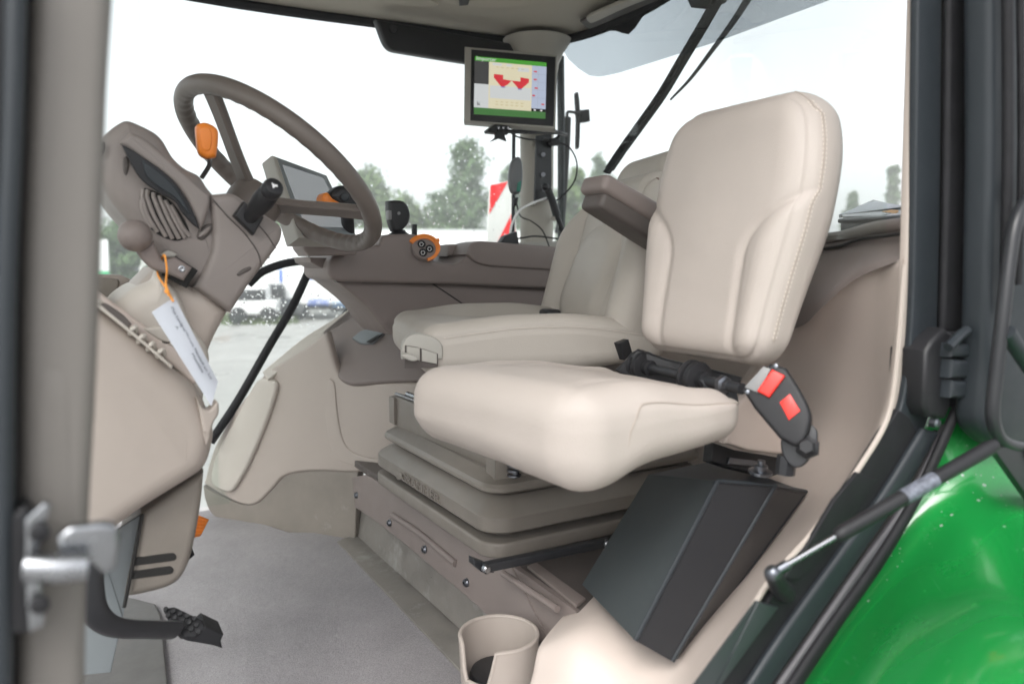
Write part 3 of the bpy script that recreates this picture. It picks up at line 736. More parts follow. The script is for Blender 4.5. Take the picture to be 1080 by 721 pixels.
# backrest
bc=V((.97,1.30,.0))
def backM(c,lean): 
    up=V((math.sin(lean)*rx.x,math.sin(lean)*rx.y,math.cos(lean))); nx=ry.cross(up)
    return Matrix(((nx.x,ry.x,up.x,c[0]),(nx.y,ry.y,up.y,c[1]),(nx.z,ry.z,up.z,c[2]),(0,0,0,1)))
MBk=backM(bc+rx*.045+V((0,0,.745)),R(15))
def dback(v):
    x,y,z=v; h=(z+.19)/.38
    w=1.02-.40*sstep(.52,1.0,h)**1.3-.03*sstep(.25,0,h)
    y*=w
    if x<0:
        d=abs(y)/ .235
        x-=.030*sstep(.55,.85,d)*(1-.6*sstep(.6,.95,h))
        # groove round the centre insert
        g=math.hypot(max(0,abs(y)-.10),max(0,-(z+.02)-.06)) if z<-.08 else abs(y)-.10
        x+=.010*math.exp(-((abs(abs(y)-.150*(1-.1*h))-.0)/.008)**2)*sstep(-.20,-.12,z)
        x-=.010*math.exp(-((z+.09)/.06)**2)*sstep(.16,.1,abs(y))
    x+=.0015*noise.noise(V((x*12,y*12,z*12)))
    return (x,y,z)
b=MB(); rbox(b,(.10,.47,.38),.045,MBk,seg=6,div=(6,44,36),deform=dback); bk=b.obj('backrest',M['leather2'],ds,ang=80)
# lumbar insert ring (oval pad)
b=MB()
def bk_front(y,z,o): return MBk@V((dback((-.05,y,z))[0]-o,y*1.0,z))
vs=[];fs=[];nr=7;ns=40
for k in range(nr):
    for i in range(ns):
        a=2*math.pi*i/ns; q=k/(nr-1); ex=3.0
        c_,s_=math.cos(a),math.sin(a); rad=(abs(c_)**ex+abs(s_)**ex)**(-1/ex)
        yy=-.0+ .125*q*c_*rad; zz=-.045+.125*q*s_*rad
        vs.append(bk_front(yy,zz,.020*math.sqrt(max(0,1-q**4))-.003))
for k in range(nr-1):
    for i in range(ns): fs.append([k*ns+i,k*ns+(i+1)%ns,(k+1)*ns+(i+1)%ns,(k+1)*ns+i])
b.add(vs,fs); b.obj('lumbar_pad',M['leather2'],bk,ang=80)
# headrest / upper backrest piece
MH=backM(bc+rx*.108+V((0,0,.895)),R(17))
def dhead(v):
    x,y,z=v; h=(z+.11)/.22
    y*=1-.30*sstep(.3,1,h)-.05*sstep(.5,0,h); x*=1-.25*h
    return (x,y,z)
b=MB(); rbox(b,(.085,.31,.17),.045,MH,seg=6,div=(5,26,16),deform=dhead); hr=b.obj('headrest',M['leather2'],ds,ang=80)
b=MB()
O=PP(679,198,MH@V((-.048,0,0)),-rx); 
text(b,'AIR\nSEAT',O,(ry*-1),(0,0,1),.014,.0003) if 0 else pslab(b,[(680,192),(688,188),(694,188),(692,196),(684,199)],MH@V((-.046,0,0)),-rx,.003,.001)
b.obj('printed_mark',mat('brown_print',(.22,.16,.13),.6),hr)
# belt stalk at the foot of the backrest (far buckle)
b=MB(); P=PY(580,334,1.42); rbox(b,(.035,.06,.035),.008,seatM(P)); b.obj('belt_stalk',M['black'],ds)
# raised armrest
b=MB(); A=PY(632,207,1.03); E_=PY(722,262,1.03); d=(E_-A); d=(d+V((0,0,0))).normalized(); E_=A+d*.40
c_=(A+E_)/2; Fm=frame(c_,d,(0,1,0))
def darm(v):
    x,y,z=v
    z*=1-.18*sstep(-.05,-.2,x); y*=1-.1*sstep(-.1,-.2,x)
    return(x,y,z)
UPZ=Fm.to_3x3()@V((0,0,1))
rbox(b,(.422,.078,.038),.012,Fm@Matrix.Translation((-.012,0,.014 if UPZ.z>0 else -.014)),seg=4,div=(10,4,2),deform=darm); ar=b.obj('armrest',M['taupe'],ds)
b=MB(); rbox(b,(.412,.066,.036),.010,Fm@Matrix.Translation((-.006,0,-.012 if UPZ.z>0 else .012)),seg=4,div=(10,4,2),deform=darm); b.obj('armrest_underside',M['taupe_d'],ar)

# ================================================================== PASSENGER SEAT
ps=thing('passenger_seat','smaller cream leather seat nearest the door opening on a black steel pedestal','seat',(.70,.83,.24))
CXm,CYm=.585,.835
def pc(v):
    x,y,z=v
    u=(x+.18)/.36; 
    # side wedge: thinner to the rear, domed, raised bolsters
    if z>0: z+=.006*(1-(y/.16)**2)*.5 - .028*sstep(.30,1,u)*sstep(.0,.045,v[2]) + .006*sstep(.07,.13,abs(y))*sstep(-.1,.05,x)
    else: z*=1-.26*sstep(.35,1,u); z+= -.014*math.exp(-((u-.16)/.16)**2)-.008*sstep(0,-.14,v[1])*sstep(.6,.1,u)+.009*sstep(-.08,.14,v[1])*sstep(.6,.1,u)*sstep(0,-.03,v[2])
    z-=.0035*math.exp(-((abs(y)-.105-.03*sstep(.25,0,u))/.005)**2)*(1 if z>0 else 0)*sstep(.02,.14,u)
    # horizontal side crease
    if y<-.12 and z>0: y*=1-.010*math.exp(-((v[2]-.012)/.004)**2)
    x+=-.22*(v[1]-.15)*sstep(.75,.1,u)
    y*=1-.05*sstep(.15,0,u)-.06*sstep(.75,1,u)
    z+=.0015*noise.noise(V((x*16,y*16,3)))
    return (x,y,z)
MPc=Matrix.Translation((CXm-.005,CYm,.556))
b=MB(); rbox(b,(.358,.327,.102),.043,MPc,seg=8,div=(40,36,5),deform=pc); pcs=b.obj('cushion',M['leather'],ps,ang=80)
b=MB()
def psd(x,ph,o=.0004): return MPc@V(pc((x,-(.1205+(.043+o)*math.cos(ph)),.008+(.043+o)*math.sin(ph))))
pth=[psd(-.138+.298*t,R(-62)+R(92)*sstep(0,.30,t)) for t in [k/60 for k in range(61)]]
tube(b,pth,.0011,6); b.obj('seam_cord',mat('seam_shadow',(.36,.31,.27),.7),pcs)
# backrest built from a side profile and a front outline
def plean(v):
    x,y,z=v; h=(z+.19)/.38      # 0 bottom 1 top
    front=-.046; 
    th=.35+.65*sstep(-.05,.55,h)-.18*sstep(.75,1,h)
    if x>0: x*=th*1.15
    # width: narrower at foot, widest at 60 percent
    w=.84+.16*sstep(0,.55,h)+.035*math.exp(-((h-.66)/.2)**2)
    if h>.62: w*=math.sqrt(max(.1,1-.55*((h-.62)/.40)**3))
    y*=w
    y_=y
    if x<0:
        e=abs(y); e0=.074+.075*max(0,(h-.40)/.22)**2
        k=sstep(-.02,.12,h)
        x-= .010*sstep(e0-.006,e0+.036,e)*k
        x+= .0045*math.exp(-((e-e0+.002)/.0075)**2)*k*sstep(.66,.56,h)
        x-= .004*(1-(min(e,.15)/.15)**2)
        x+= .004*sstep(.0,.12,h)*sstep(.5,.2,h)*(1-min(1,e/.07)**2)
    # edge seam with piping groove on both sides
    if abs(v[0])<.02:
        pass
    g=math.exp(-((v[0]+.030)/.0038)**2)
    y*=1-.020*g; z*=1-.012*g
    x+=.058*h-.0290+ .012*h*h
    x+=.0012*noise.noise(V((y*12,z*12,9)))
    return (x,y,z)
MPb=Matrix.Translation((.842,.806,.798))
b=MB(); rbox(b,(.094,.294,.372),.044,MPb,seg=8,div=(6,80,70),deform=plean); pbk=b.obj('backrest',M['leather'],ps,ang=80)
def bpath(x0,o=0):
    out=[]
    for k in range(90):
        t=k/89; z=-.165+.345*t; y=-.144+.035*sstep(.90,1.0,t)
        if t>.93: z=-.165+.345*.93+ .024*sstep(.93,1,t)
        P=surfpt((.094,.294,.372),.044,(x0-.02*sstep(.85,1,t)*0,y*1.5 if t<.9 else y*1.15,z*1.0+ (.06*(t-.88)/.12 if t>.88 else 0)))
        out.append(MPb@V(plean(P)))
    return out
b=MB()
for off_ in (-.0075,.0075): stitches(b,bpath(-.030+off_)[4:84],(-.3,-.95,0),.0062,.0036,.00055,.0010)
b.obj('stitching',M['thread'],pbk)
b=MB(); tube(b,bpath(-.030),.0013,6); b.obj('seam_cord',mat('seam_shadow',(.36,.31,.27),.7),pbk)
# folding hinge bar
b=MB(); A=PY(668,384,.96);B_=PY(783,410,.70)
dd=(B_-A).normalized()
tube(b,[A,B_],.0075,14); b.obj('hinge_bar',M['blackm'],ps)
for t_,rr_ in ((.10,.024),(.62,.024)):
    b=MB(); P=A+(B_-A)*t_
    lathe(b,P,dd,[(.012,-.016),(rr_,-.014),(rr_+.002,-.009),(rr_,-.004),(rr_-.006,-.003),(rr_-.006,.001),(rr_,.002),(rr_+.001,.007),(rr_-.001,.011),(.012,.013),(.012,.024),(.009,.025)],22); b.obj('hinge_collar',M['black'],ps)
b=MB(); lathe(b,A+(B_-A)*.86,dd,[(.013,-.006),(.013,.002),(.009,.004),(.009,.012),(.006,.013)],6); b.obj('nut',M['screw'],ps)
b=MB(); pslab(b,[(664,375,'s'),(672,368,'s'),(700,378,'s'),(760,392,'s'),(782,398,'s'),(778,412,'s'),(752,405,'s'),(740,420,'s'),(700,408,'s'),(668,398,'s'),(655,395,'s'),(648,390,'s')],(.80,.9,.58),(-.75,-.6,.1),.02,.004); b.obj('hinge_bracket',M['black'],ps)
b=MB(); pslab(b,[(738,400,'s'),(775,404,'s'),(780,425,'s'),(768,452,'s'),(765,455,'s'),(760,430,'s')],(.80,.74,.55),(-.5,-.8,.1),.012,.002); b.obj('side_plate',M['blackm'],ps)
b=MB(); pslab(b,[(654,362,'s'),(664,358,'s'),(668,372,'s'),(660,380,'s')],(0,1.0,0),(0,-1,0),.02,.004); b.obj('recliner_block',M['black'],ps)
# pivot plates under the cushion
b=MB(); pslab(b,[(752,466,'s'),(775,474,'s'),(822,482,'s'),(828,498,'s'),(812,503,'s'),(770,493,'s'),(750,486,'s')],(0,.72,0),(0,-1,.25),.02,.003); b.obj('pivot_bracket',M['black'],ps)
b=MB(); pslab(b,[(770,482,'s'),(800,486,'s'),(796,492,'s'),(768,489,'s')],(0,.712,0),(0,-1,.25),.006,.001); b.obj('bracket_face',M['screw'],ps)
b=MB(); P=PY(802,497,.705); lathe(b,P,(0,-.1,1),[(.016,-.003),(.016,.001),(.009,.002),(.009,.009),(.005,.010),(.005,.016)],16); b.obj('bolt',M['screw'],ps)
# pedestal : leaning folded steel box
def pp(x,y,Y): return PY(x,y,Y)
TA,TB,TC,TD=pp(684,500,.93),pp(757,507,.72),pp(818,512,.70),pp(850,518,.735)
BA,BB,BC,BD=pp(614,616,.93),pp(670,675,.72),pp(709,697,.70),pp(724,690,.735)
TE=TD+V((.02,.20,0));BE=BD+V((.02,.20,0))
TA2=TA;b=MB()
# front plate
def pbox(b,q,N,t,r=.003): slab(b,q,N,t,r,3)
def plan(q):
    c=sum(q,V((0,0,0)))/len(q); n=(q[2]-q[0]).cross(q[3]-q[1]).normalized()
    if n.dot(CAM-c)<0:n=-n
    return [p-n*(p-c).dot(n) for p in q],n
def sheet(A_,B2,C2,D2,nm,m):
    b=MB(); G_=[[A_.lerp(B2,u) for u in (0,.33,.66,1)],[A_.lerp(D2,.5).lerp(B2.lerp(C2,.5),u) for u in (0,.33,.66,1)],[D2.lerp(C2,u) for u in (0,.33,.66,1)]]
    n=(B2-A_).cross(D2-A_).normalized(); n=-n if n.dot(CAM-A_)>0 else n
    patch(b,G_,2,3,.004,n); return b.obj(nm,m,ps,ang=30)
sheet(TA,TB,BB,BA,'pedestal_front',M['greyp'])  # grey-green tone paints the reflection on this black steel face
sheet(TB,TC,BC,BB,'pedestal_side',M['blackm'])
sheet(TC,TD,BD,BC,'pedestal_flange',M['blackm'])
b=MB(); tube(b,[TB,BB],.0035,8); tube(b,[TC,BC],.003,8); tube(b,[TB,TC],.003,8); tube(b,[TC,TD],.003,8); b.obj('fold_highlight',M['slate'],ps)  # slightly lighter tubes stand in for the highlights along the folds
b=MB(); T5=[TA,TB,TC,TD,TE]; b.add(T5+[p-V((0,0,.006)) for p in T5],[[0,1,2],[0,2,3],[0,3,4],[5,7,6],[5,8,7],[5,9,8]]+[[k,(k+1)%5,5+(k+1)%5,5+k] for k in range(5)]); b.obj('top_plate',M['blackm'],ps)
sheet(TD,TE,BE,BD,'pedestal_back',M['blackm'])
# cream-plastic cap between cushion and pedestal
b=MB(); pslab(b,[(768,440,'s'),(790,415,'s'),(826,424,'s'),(826,480,'s'),(790,476,'s'),(766,468,'s')],(0,.80,0),(0,-1,0),.02,.006); b.obj('rear_cover',M['beige_t'],ps)
# buckle
bu=thing('seat_belt_buckle','black seat belt buckle with two red buttons standing beside the cushion of the nearer seat','buckle',PY(850,470,.66))
Nb=(CAM-PY(815,430,.645)).normalized(); Nb=(Nb+V((-.25,0,.15))).normalized(); B0=PY(815,430,.645)
def bp_(x,y,o=0): return PP(x,y,B0+Nb*o,Nb)
b=MB(); slab(b,[bp_(p.x,p.y) for p in cr([(783,411,'s'),(812,383,'s'),(829,388,'s'),(846,415),(855,437),(852,456),(846,467),(838,470),(822,462,'s'),(795,430,'s')],4)],Nb,.026,.005); bb_=b.obj('housing',M['black'],bu)
b=MB(); slab(b,[bp_(*p,.0025) for p in ((785,408),(805,386),(813,389),(799,414))],Nb,.004,.001,2); b.obj('slot_plate',M['greyb'],bb_)
b=MB(); slab(b,[bp_(p.x,p.y,.0055) for p in cr([(798,412,'s'),(814,389,'s'),(828,396,'s'),(811,419,'s')],2)],Nb,.008,.0022,3); b.obj('red_button',M['red'],bb_)
b=MB(); slab(b,[bp_(*p,.002) for p in ((822,424),(833,415),(844,433),(832,443))],Nb,.004,.001,2); b.obj('red_sticker',M['red'],bb_)
for x_,y_ in ((788,413),(818,386)):
    b=MB(); lathe(b,bp_(x_,y_,.001),Nb,[(.003,0),(.003,.001),(.001,.0015)],8); b.obj('rivet',M['screw'],bb_)
b=MB(); slab(b,[bp_(p.x,p.y,-.018) for p in cr([(838,450,'s'),(856,447,'s'),(862,455),(860,473),(848,490),(836,492),(826,480),(824,462)],4)],Nb,.008,.002); b.obj('anchor_strap',M['blackm'],bu)
b=MB(); P=bp_(851,471,-.004); lathe(b,P,Nb,[(.015,-.014),(.015,-.002),(.012,0),(.0105,.001),(.0105,.008),(.008,.010)],6); b.obj('bolt',M['black'],bu)
b=MB(); tube(b,[bp_(830,480,-.03),bp_(828,500,-.035)],.012,8); b.obj('anchor_foot',M['blackm'],bu)
# ================================================================== LEFT INNER FENDER TRIM (cream shell behind the passenger seat)
ft=thing('fender_trim','large curved beige inner fender trim behind and below the nearer seat','trim panel',(.8,.8,0))
G=[[(540,790,.86),(585,790,.80),(640,790,.74),(690,780,.66),(714,766,.60),(726,752,.552)],
   [(562,712,.87),(600,715,.81),(655,715,.76),(708,722,.69),(742,722,.60),(760,706,.552)],
   [(569,682,.88),(612,664,.84),(665,662,.81),(722,672,.74),(778,660,.62),(806,622,.552)],
   [(598,646,.94),(634,622,.94),(690,600,.93),(765,600,.82),(822,590,.66),(858,562,.552)],
   [(640,600,1.16),(690,560,1.06),(750,530,.98),(826,520,.82),(880,512,.66),(908,492,.552)],
   [(690,540,1.25),(740,490,1.12),(800,460,.98),(862,450,.80),(912,455,.66),(938,424,.553)],
   [(740,470,1.20),(790,420,1.04),(842,390,.86),(884,370,.74),(922,366,.64),(948,345,.556)],
   [(790,390,1.02),(835,338,.84),(868,312,.735),(900,289,.672),(930,280,.62),(953,272,.558)]]
b=MB(); patch(b,[[PY(*p) for p in row] for row in G],7,7,.006,V((.5,.8,-.2)).normalized()); b.obj('shell',M['beige_t'],ft,ang=70)
# lip along the door seal
b=MB(); tube(b,[PY(*p) for p in [(714,770,.548),(760,704,.548),(806,620,.548),(858,560,.548),(908,490,.548),(936,440,.548),(946,380,.548),(954,280,.548)]],.0035,8,n=6); b.obj('edge_lip',M['beige'],ft)
# taupe ledge under rear window
lg=thing('rear_shelf','taupe shelf along the foot of the rear window behind the cream seat','shelf',(1.1,.8,.6))
def vquad(b,pts,t=.02,r=.004):
    q,n=plan([PY(*p) for p in pts]); slab(b,q,n,t,r,3)
b=MB()
Gs=[[(810,262,.95),(850,254,.85),(884,250,.76),(920,241,.665),(956,236,.59)],
    [(814,300,.91),(850,292,.81),(880,285,.735),(920,262,.655),(955,255,.585)],
    [(818,330,.88),(848,325,.78),(872,312,.72),(905,286,.66),(952,268,.57)],
    [(824,352,.86),(850,341,.765),(866,325,.725),(903,294,.66),(953,273,.562)]]
patch(b,[[PY(*p) for p in r_] for r_ in Gs],7,5,.006,V((.5,.8,-.2)).normalized()); b.obj('front_panel',M['taupe'],lg,ang=60)
b=MB(); tube(b,[PY(*p) for p in [(812,271,.94),(850,264,.835),(884,260,.745),(905,253,.69),(955,246,.58)]],.0022,8,n=6); b.obj('panel_gap',M['grill'],lg)
b=MB(); tube(b,[PY(*p) for p in [(810,262,.95),(850,254,.85),(884,250,.76),(920,241,.665),(956,236,.59)]],.009,10,n=6); b.obj('top_edge',M['taupe'],lg)
b=MB()
P=[PY(810,262,.95),PY(850,254,.85),PY(884,250,.76),PY(920,241,.665),PY(956,236,.59)]
b=MB(); zt=.772; vs=[];fs=[]
for p in P: vs+=[V((p.x,p.y,zt)),V((p.x+.15,p.y+.10,zt)),V((p.x+.15,p.y+.10,zt-.012)),V((p.x,p.y,zt-.012))]
for i in range(len(P)-1):
    for k in range(4): fs.append([4*i+k,4*i+(k+1)%4,4*i+4+(k+1)%4,4*i+4+k])
b.add(vs,fs); b.obj('shelf_top',M['black'],lg)
b=MB(); q=cr([(1.03,.74),(1.15,.95),(1.37,1.38),(1.45,1.8),(1.43,2.13)],5,False); vs=[]
for p in q: vs+=[(p.x,p.y,0),(p.x,p.y,.75),(p.x+.015,p.y,.75),(p.x+.015,p.y,0)]
fs=[]
for i in range(len(q)-1):
    for k in range(4): fs.append([4*i+k,4*i+(k+1)%4,4*i+4+(k+1)%4,4*i+4+k])
b.add(vs,fs); b.obj('back_panel',M['beige_t'],lg)
bx=thing('cassette_tray','black open tray lying on the rear shelf beside the door post','tray',(1.13,.76,.765))
b=MB(); vquad(b,[(886,233,.82),(955,229,.63),(955,240,.63),(886,248,.82)],.05,.004); b.obj('tray_body',M['slate'],bx)
b=MB(); tube(b,[PY(886,233,.815),PY(955,229,.625)],.004,8); b.obj('rim',M['blackm'],bx)
bk2=thing('booklet','open glossy booklet resting on the black tray below the rear window','booklet',PY(920,222,.85))
b=MB(); vquad(b,[(886,224,.84),(921,211,.84),(957,217,.68),(957,230,.63),(930,229,.70),(889,228,.81)],.004,.0008); b.obj('cover',mat('booklet_print',(.14,.16,.16),.25,0,var=.5,vs=40),bk2)
b=MB(); vquad(b,[(884,225,.838),(921,211,.838),(957,216,.678),(957,218,.676),(921,213.5,.834),(886,227,.832)],.006,.0008); b.obj('pages',M['paper'],bk2)
b=MB(); vquad(b,[(930,223,.72),(940,221,.70),(948,222,.68),(944,225,.68)],.001,.0002); b.obj('orange_picture',mat('orange_print',(.55,.28,.06),.4),bk2)
# ================================================================== LEFT REAR DOOR POST
dp=thing('door_post','dark slate rear door post with cream inner edge and black seals','door post',(.90,.56,0))
def vs_strip(name,px,y,t,m,r=.003,parent=None,n=6):
    b=MB(); yslab(b,px,y,t,r,n,3); return b.obj(name,M[m],parent or dp)
vs_strip('inner_edge',[(966,-40,'s'),(972,-40,'s'),(969,120),(966,300),(960,380),(948,440),(936,452),(944,420),(950,360),(956,280),(960,150)],.556,0.011,'beige')
vs_strip('post_face',[(969,-40,'s'),(994,-40,'s'),(992,200),(988,360),(980,440),(962,475,'s'),(935,462,'s'),(951,430),(959,380),(964,300),(967,120)],.548,0.011,'slate')
vs_strip('post_groove',[(992,-40,'s'),(1006,-40,'s'),(1002,200),(998,352,'s'),(984,356,'s')],.552,0.011,'grill')
vs_strip('seal_rubber',[(1003,-40,'s'),(1031,-40,'s'),(1030,150),(1026,300),(1022,349,'s'),(996,350,'s'),(1000,200)],.538,0.011,'rubber',.008)
vs_strip('seal_highlight',[(1029,-40,'s'),(1035,-40,'s'),(1033,150),(1028,300),(1025,335,'s'),(1021,335,'s'),(1026,200)],.530,0.011,'seal_shine',.005)  # paler strip paints the highlight running along the rubber seal
vs_strip('outer_seal',[(1035,-40,'s'),(1044,-40,'s'),(1041,60),(1037,200),(1034,356,'s'),(1026,350,'s'),(1032,200)],.54,0.011,'rubber',.006)
# ================================================================== SILL
sl=thing('door_sill','black ribbed door sill running diagonally down between the beige trim and green bodywork','sill',(.55,.52,.3))
def sill(name,a,y,t,m,r=.003,n=6): return vs_strip(name,a,y,t,m,r,sl,n)
sill('inner_flange',[(960,440,'s'),(948,432,'s'),(935,452,'s'),(900,508),(858,568),(806,640),(748,722),(700,790,'s'),(760,800,'s'),(800,721),(870,628),(930,540),(975,470,'s')],.545,0.011,'rubber',.002)
sill('rib',[(976,452,'s'),(992,456,'s'),(955,520),(900,600),(845,680),(790,760,'s'),(772,752,'s'),(830,664),(885,588),(935,518)],.536,0.011,'slate',.005)
sill('groove',[(992,454,'s'),(1000,456,'s'),(962,524),(905,606),(850,686),(797,764,'s'),(790,760,'s'),(845,680),(900,600),(955,520)],.541,0.010,'grill',.002)
sill('rib',[(1000,448,'s'),(1012,440,'s'),(975,520),(925,600),(868,676),(815,760,'s'),(797,760,'s'),(850,684),(905,604),(962,524)],.532,0.011,'ribg',.006)
sill('outer_lip',[(1012,428,'s'),(1022,420,'s'),(985,505),(940,588),(885,668),(828,756,'s'),(814,756,'s'),(868,674),(922,598),(970,520)],.524,0.011,'rubber',.006)
b=MB(); yslab(b,[(803,560,'s') if 0 else (880,528,'s'),(905,498,'s'),(925,505,'s'),(890,560,'s'),(845,612,'s'),(826,610,'s'),(855,570,'s')],.5415,.006,.002); b.obj('anti_slip_pad',M['rubber'],sl)
b=MB(); yslab(b,[(800,634,'s'),(822,640,'s'),(745,745,'s'),(706,760,'s')],.5405,.006,.002); b.obj('anti_slip_pad',M['greyp'],sl)
# hinge
dr=thing('cab_door','black frame of the open cab door with a tubular handle and stacked hinge at the right edge','door',(.9,.4,.2))
hg=dr
b=MB(); yslab(b,[(985,358,'s'),(998,346,'s'),(1006,352,'s'),(1003,430,'s'),(998,442,'s'),(980,440,'s'),(975,428,'s'),(978,370,'s')],.525,.05,.006); b.obj('hinge_plate',M['black'],hg)
b=MB(); yslab(b,[(1000,350,'s'),(1039,348,'s'),(1037,424,'s'),(1000,430,'s')],.532,.01,.002); b.obj('hinge_backing',M['rubber'],hg)
for y0,y1 in ((362,377),(379,399),(401,420)):
    b=MB(); yslab(b,[(1006,y0,'s'),(1038,y0+2,'s'),(1037,y1,'s'),(1004,y1,'s')],.51,.04,.005); b.obj('knuckle',M['slate'],hg)
b=MB(); tube(b,[PY(1000,366,.51),PY(1014,352,.51),PY(1020,348,.51)],.006,8); b.obj('pin',M['chrome'] if 0 else M['slate'],hg)
b=MB(); lathe(b,PY(987,446,.52),(0,-1,0),[(.006,-.006),(.006,.002),(.004,.004)],8); b.obj('bolt',M['screw'],hg)
# ================================================================== OPEN DOOR at the right edge
b=MB(); yslab(b,[(1046,-60,'s'),(1140,-60,'s'),(1140,420,'s'),(1085,470),(1058,472),(1040,458),(1035,440),(1040,380),(1043,300),(1046,150)],.49,.035,.010); b.obj('door_frame',M['slate'],dr)
b=MB(); tube(b,[PY(1062,-60,.478),PY(1063,150,.478),PY(1060,300,.478),PY(1062,330,.478)],.006,10,n=4); tube(b,[PY(1075,-60,.48),PY(1077,150,.48),PY(1074,300,.48)],.004,10,n=4); b.obj('frame_seal',M['rubber'],dr)
b=MB(); tube(b,[PY(1110,190,.46),PY(1088,206,.458),PY(1072,232,.455),PY(1065,270,.453),PY(1058,330,.45),PY(1050,400,.45),PY(1047,440,.45),PY(1056,464,.45),PY(1080,472,.45),PY(1110,468,.45)],.0075,12,n=6); b.obj('grab_tube',M['blackm'],dr)
b=MB(); tube(b,[PY(1062,350,.445),PY(1080,378,.445),PY(1110,420,.445)],.009,10,n=3); b.obj('door_latch_lever',M['slate'],dr)
b=MB(); yslab(b,[(1054,474,'s'),(1085,470,'s'),(1110,520,'s'),(1100,540,'s')],.44,.02,.006); b.obj('lower_arm',M['blackm'],dr)
# gas strut
gs=thing('gas_strut','black and silver gas strut slanting across the sill to the open door','gas strut',PY(818,605,.52))
A=PY(815,604,.515);B_=PY(884,564,.49);C_=PY(1050,468,.44)
b=MB(); tube(b,[A+(B_-A)*.1,B_+(C_-B_)*.02],.0034,12); b.obj('piston_rod',M['steel'],gs)
b=MB(); lathe(b,B_,(C_-B_),[(.004,-.004),(.0075,0),(.0082,.008),(.0082,(C_-B_).length-.01),(.006,(C_-B_).length)],20); b.obj('cylinder',M['black'],gs)
b=MB(); P1=B_+(C_-B_)*.40;P2=B_+(C_-B_)*.60; lathe(b,P1,(P2-P1),[(.0085,0),(.0085,(P2-P1).length)],20); b.obj('printed_label',mat('strut_label',(.12,.13,.16),.5,0,var=.5,vs=160),gs)
b=MB(); ball(b,A,.0085,seg=16); tube(b,[A,A+(B_-A).normalized()*.018],.0055,10); b.obj('socket',M['screw'],gs)
b=MB(); tube(b,[A,PY(822,618,.53),PY(828,624,.545)],lambda t:.009+.003*t,12,n=3); b.obj('ball_stud',M['black'],gs)
# ================================================================== GREEN FENDER
b=MB()
G=[[(972,400,.575),(1018,404,.542),(1060,408,.535),(1110,430,.515),(1220,440,.50),(1400,440,.48)],
   [(940,500,.575),(990,500,.542),(1040,500,.51),(1110,510,.47),(1230,520,.42),(1420,520,.36)],
   [(895,590,.575),(944,590,.542),(1005,585,.47),(1080,580,.40),(1220,585,.31),(1430,600,.24)],
   [(838,672,.575),(886,672,.542),(955,668,.44),(1050,665,.34),(1200,680,.24),(1420,720,.16)],
   [(780,760,.575),(826,760,.542),(905,770,.42),(1010,790,.31),(1180,840,.21),(1400,900,.12)]]
patch(b,[[PY(*p) for p in row] for row in G],7,7,.012,V((.5,.5,-.8)).normalized())
fo=b.obj('rear_fender',M['green'],None,ang=70); tag(fo,'glossy green rear fender with dried raindrops beside the door sill','fender')
# speckled water marks on the fender
b=MB(); rr_=random.Random(3)
me_=fo.data; polys=[p for p in me_.polygons if p.normal.dot(CF)<0]
for i in range(260):
    p=rr_.choice(polys); vv=[me_.vertices[k].co for k in p.vertices]; u,w=rr_.random(),rr_.random()
    c=(vv[0]*(1-u)+vv[1]*u)*(1-w)+(vv[3]*(1-u)+vv[2]*u)*w+fo.location; n=p.normal
    if n.dot(CAM-c)<0: n=-n
    U=n.cross(V((0,0,1))).normalized();Wv=U.cross(n);r=.0007+.0018*rr_.random()**3
    vs=[c+n*r*.45]+[c+n*.0002+(U*math.cos(t*.9)+Wv*math.sin(t*.9))*r for t in range(7)]
    b.add(vs,[[0,1+t,1+(t+1)%7] for t in range(7)])
o=b.obj('raindrops',mat('water_bead',(.35,.45,.38),.12,coat=1),fo); o['kind']='stuff'
# ================================================================== CUP HOLDER
ch=thing('cup_holder','beige open cup holder with a notched rim standing on the cab floor','cup holder',(.535,.955,.0))
def cup(b,c,r,ztop,zbot,th):
    n=56;vs=[];fs=[]
    def top(a):
        d=(a-R(205)+math.pi)%(2*math.pi)-math.pi
        return ztop-.055*(sstep(R(34),R(20),abs(d)))
    for (rad,zf) in ((r*.86,lambda a:zbot),(r,lambda a:top(a)),(r-th,lambda a:top(a)),(r*.86-th,lambda a:zbot+.004)):
        for k in range(n):
            a=2*math.pi*k/n; vs.append(c+V((rad*math.cos(a),rad*math.sin(a),zf(a)-c.z)))
    for q in range(3):
        for k in range(n): fs.append([q*n+k,q*n+(k+1)%n,(q+1)*n+(k+1)%n,(q+1)*n+k])
    fs.append(list(range(n)));fs.append([3*n+k for k in range(n)])
    b.add(vs,fs)
    tube(b,[c+V(((r-th/2)*math.cos(2*math.pi*k/n),(r-th/2)*math.sin(2*math.pi*k/n),top(2*math.pi*k/n)-c.z)) for k in range(n)],th*.62,8,closed=True)
cc=PY(526,668,.98); cz=cc.z
b=MB(); cup(b,V((cc.x,cc.y,0)),.0625,cz,0.01,.0055); b.obj('cup',M['beige'],ch)
b=MB(); rbox(b,(.03,.03,cz-.03),.006,Matrix.Translation((cc.x+.052,cc.y-.035,(cz-.03)/2+.005))); b.obj('side_lug',M['beige'],ch)
b=MB(); lathe(b,(cc.x,cc.y,.02),(0,0,1),[(.040,0),(.046,cz-.085),(.043,cz-.078),(.02,cz-.076)],28); b.obj('rubber_insert',M['black'],ch)

